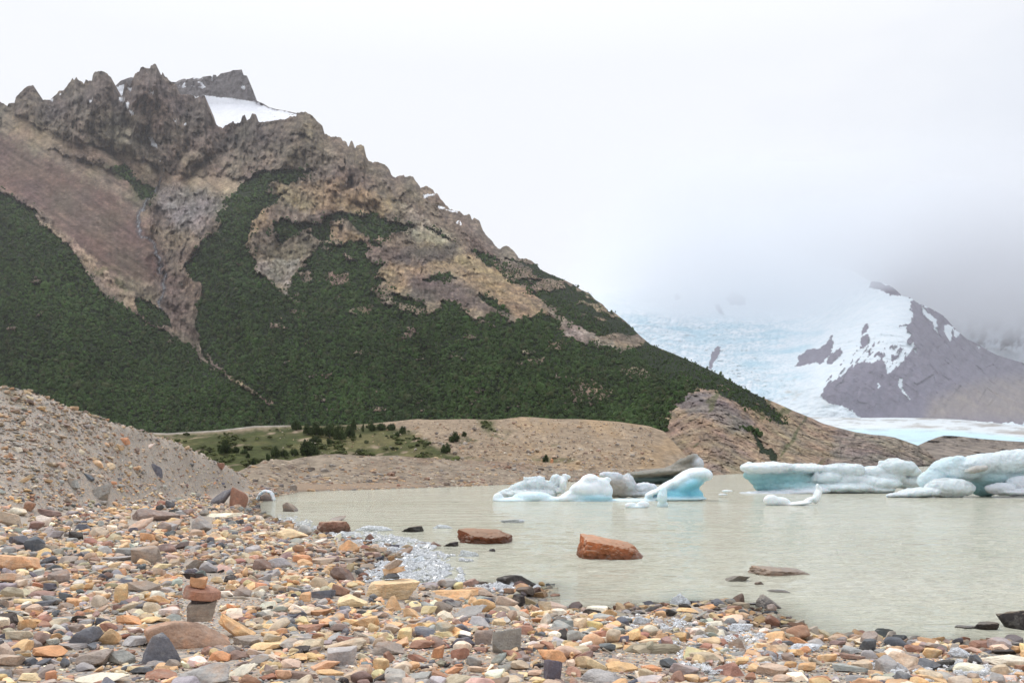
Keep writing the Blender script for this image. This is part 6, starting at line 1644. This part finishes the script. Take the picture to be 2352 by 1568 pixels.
# ------------------------------------------------------------------ low scrub and rubble on the bank
NQ = 5200
qu = rng.uniform(340, 1500, NQ); qv = rng.uniform(960, 1085, NQ)
q1, q2 = warp(qu, qv, 10, .05, 6.1)
isg = soft(GRASS, 10, q1, q2) > .5
bt = np.interp(qu, *np.array(BK_TOP).T)
cl_ = fbm(np.stack([qu * .02, qv * .06, 0 * qu], 1), 3)
shr = isg & (cl_ > .12) & (qv > bt + 2)
rub = (~isg | (rng.random(NQ) < .12)) & (qv > bt + 2) & (qu > 640)
qY = bk_depth(qu, qv) - 2.2
qp = unproj(qu, qv, qY)
def merge(ids, tmpls, sz, cols, zs):
    Vs, Fs, Cs, off = [], [], [], 0
    for t, (TV, TF) in enumerate(tmpls):
        k = ids[np.arange(len(ids)) % len(tmpls) == t]
        a = rng.uniform(0, 6.28, len(k)); c3, s3 = np.cos(a)[:, None], np.sin(a)[:, None]
        L = TV[None] * sz[k][:, None, None] * np.array([1, 1, zs])
        V = np.stack([L[..., 0] * c3 - L[..., 1] * s3, L[..., 0] * s3 + L[..., 1] * c3, L[..., 2]], -1) + qp[k][:, None]
        Vs.append(V.reshape(-1, 3)); Cs.append(np.repeat(cols[k], len(TV), 0) * np.tile(rng.uniform(.75, 1.2, (len(TV), 1)), (len(k), 1)))
        Fs.append((TF[None] + (np.arange(len(k)) * len(TV))[:, None, None] + off).reshape(-1, 3)); off += len(k) * len(TV)
    return np.concatenate(Vs), np.concatenate(Fs), np.concatenate(Cs)
qc = lin((92, 98, 56)) * .75 * (1 + .3 * rng.normal(size=(NQ, 1))); qc = np.clip(qc, .01, .3)
V_, F_, C_ = merge(np.flatnonzero(shr), [crown_template(t + 11, 2) for t in range(4)], np.clip(rng.lognormal(math.log(.30), .4, NQ), .12, .9), qc, .6)
link('scrub', mesh_np('scrub', V_, F_, C_, smooth=False), M_FOREST, kind='stuff', label='low green scrub spread over the grassy bank', cat='scrub')
rc_ = np.array([PALL[c] for c, _ in COLW])[rng.choice(len(COLW), NQ, p=[w_ for _, w_ in COLW])] * .5 + lin((168, 152, 134)) * .45
V_, F_, C_ = merge(np.flatnonzero(rub), [rock_shape(KINDS_[t], 200 + t, 2, .06) for t in range(4)], np.clip(rng.lognormal(math.log(.2), .6, NQ), .08, 1.6), rc_, .6)
link('moraine_rubble', mesh_np('moraine_rubble', V_, F_, C_, smooth=False), M_STONES, kind='stuff', label='scattered rocks on the tan moraine behind the cove', cat='rubble')

# ------------------------------------------------------------------ bushes on the grassy bank
m, n, l, bs = newmat('bush_leaves')
geo = n.new('ShaderNodeNewGeometry')
b1 = nnoise(n, l, geo.outputs['Position'], 1.6, 3, .6)
oi = n.new('ShaderNodeObjectInfo')
c = nmix(n, l, 'MULTIPLY', 1, attr(n).outputs['Color'], nramp(n, l, b1.outputs['Fac'], [(.3, .6), (.7, 1.35)]).outputs['Color'])
l.new(c, bs.inputs['Base Color']); bs.inputs['Roughness'].default_value = .8; bs.inputs['Specular IOR Level'].default_value = .2
M_LEAF = m
m, n, l, bs = newmat('bark')
geo = n.new('ShaderNodeNewGeometry')
b1 = nnoise(n, l, geo.outputs['Position'], 8, 3, .6)
l.new(nramp(n, l, b1.outputs['Fac'], [(.3, (.06, .05, .04)), (.7, (.16, .14, .12))]).outputs['Color'], bs.inputs['Base Color']); bs.inputs['Roughness'].default_value = .9
M_BARK = m
def bush_meshes(seed):
    r = np.random.default_rng(seed)
    nb_ = 2600
    cl = r.normal(size=(26, 3)); cl /= np.linalg.norm(cl, axis=1)[:, None]
    cl *= r.uniform(.35, .85, (26, 1)); cl[:, 2] = np.abs(cl[:, 2]) * .95 + .05
    k = r.integers(0, 26, nb_)
    d = r.normal(size=(nb_, 3)); d /= np.linalg.norm(d, axis=1)[:, None]
    P = cl[k] + d * r.uniform(.12, .34, (nb_, 1))
    P[:, 2] = np.maximum(P[:, 2], .02)
    t = r.normal(size=(nb_, 3)); t /= np.linalg.norm(t, axis=1)[:, None]
    b = np.cross(d, t); b /= np.linalg.norm(b, axis=1)[:, None]
    sz = r.uniform(.05, .10, (nb_, 1))
    t2 = np.cross(b, d * .6 + t * .4); t2 /= np.linalg.norm(t2, axis=1)[:, None]
    V = np.stack([P - t2 * sz, P + b * sz * .5, P + t2 * sz, P - b * sz * .5], 1).reshape(-1, 3)
    fc = np.arange(nb_ * 4).reshape(-1, 4)
    cc = np.clip(lin((78, 92, 52)) * .68 * (1 + r.normal(size=(26, 1)) * .22)[k] * (1 + r.normal(size=(nb_, 1)) * .25), .008, .3)
    crown = mesh_np('crown', V, fc, np.repeat(cc, 4, 0), smooth=False); crown.materials.append(M_LEAF)
    Vs, f4, f3, o_ = [], [], [], 0
    for j in range(5):
        e = cl[r.integers(0, 26)] * .75
        tv, (q, t3) = tube([[0, 0, -.12], [e[0] * .25, e[1] * .25, e[2] * .4], e], [.055, .04, .015], 6, seed=j)
        Vs.append(tv); f4.append(q + o_); f3.append(t3 + o_); o_ += len(tv)
    trunk = mesh_np('trunk', np.concatenate(Vs), [np.concatenate(f4), np.concatenate(f3)]); trunk.materials.append(M_BARK)
    return crown, trunk
BM = [bush_meshes(s_) for s_ in (1, 2, 3, 4)]
BUSH = [(70, 640, 105, 112, 'large round dark bush standing alone at the left of the grassy bank'), (160, 638, 62, 58, 'small bush just right of the large round bush'), (212, 645, 62, 46, 'low spreading bush right of the small bush by the large round one'), (240, 672, 36, 40, 'tiny bush below the low spreading bush'),
        (275, 718, 42, 52, 'lowest small bush at the foot of the grassy bank'), (380, 690, 52, 60, 'small bush at the left end of the lower bush row'), (425, 665, 85, 90, 'upright bush second in the lower bush row'), (490, 660, 80, 55, 'low dark bush in the middle of the lower bush row'),
        (655, 655, 155, 125, 'biggest dark bush at the right end of the lower bush row'), (560, 655, 80, 60, 'low bush left of the biggest dark bush'), (572, 476, 78, 82, 'bush at the left end of the upper thicket'), (650, 505, 95, 85, 'bush second from the left in the upper thicket'),
        (720, 515, 130, 100, 'wide bush in the left part of the upper thicket'), (800, 525, 120, 112, 'tall wide bush in the middle of the upper thicket'), (870, 545, 110, 118, 'largest bush of the upper thicket'), (935, 525, 85, 100, 'bush at the right of the upper thicket'),
        (968, 478, 52, 92, 'narrow tall tree above the right end of the thicket'), (1030, 490, 24, 66, 'slim pole like young tree right of the thicket'), (1095, 482, 66, 66, 'bush at the left of the row on the moraine crest'), (1155, 478, 90, 54, 'middle bush of the row on the moraine crest'),
        (1225, 478, 80, 50, 'right bush of the row on the moraine crest'), (1302, 502, 62, 62, 'round bush on the crest where the tan moraine begins'), (1265, 525, 40, 42, 'small bush below the round crest bush'), (1012, 530, 26, 30, 'tiny bush between thicket and crest row'),
        (1655, 562, 92, 82, 'upper bush on the tan moraine slope'), (1730, 524, 48, 42, 'small bush right above the upper moraine bush'), (1600, 634, 90, 80, 'lower bush on the tan moraine slope'), (2290, 700, 50, 62, 'lone bush far right near the waterline'),
        (700, 565, 110, 46, 'low bush strip under the upper thicket'), (800, 578, 60, 50, 'small round bush below the largest thicket bush'), (330, 560, 16, 16, None)]
for j, (cx, base, w, h, lab) in enumerate(BUSH):
    if lab is None:
        continue
    u, v = VV('5', cx, base); s = .3336
    if cx == 2290:
        Y = float(md_depth(np.array([u]), np.array([v]))[0]) - .3
    else:
        Y = float(bk_depth(np.array([u]), np.array([v]))[0]) - 1.5
    root = link('bush', None, None, label=lab, cat='bush', group='bushes on the grassy bank and moraine', loc=((u - CU) / F * Y, Y, CH + (HV - v) / F * Y))
    wm, hm = w * s * Y / F, h * s * Y / F
    cr, tr_ = BM[j % 4]
    for nm_, me in (('crown', cr), ('trunk', tr_)):
        c_ = link(nm_, me, None, parent=root)
        c_.scale = (wm / 2.05, wm / 2.3, hm / 1.1); c_.rotation_euler = (0, 0, j * 1.3)
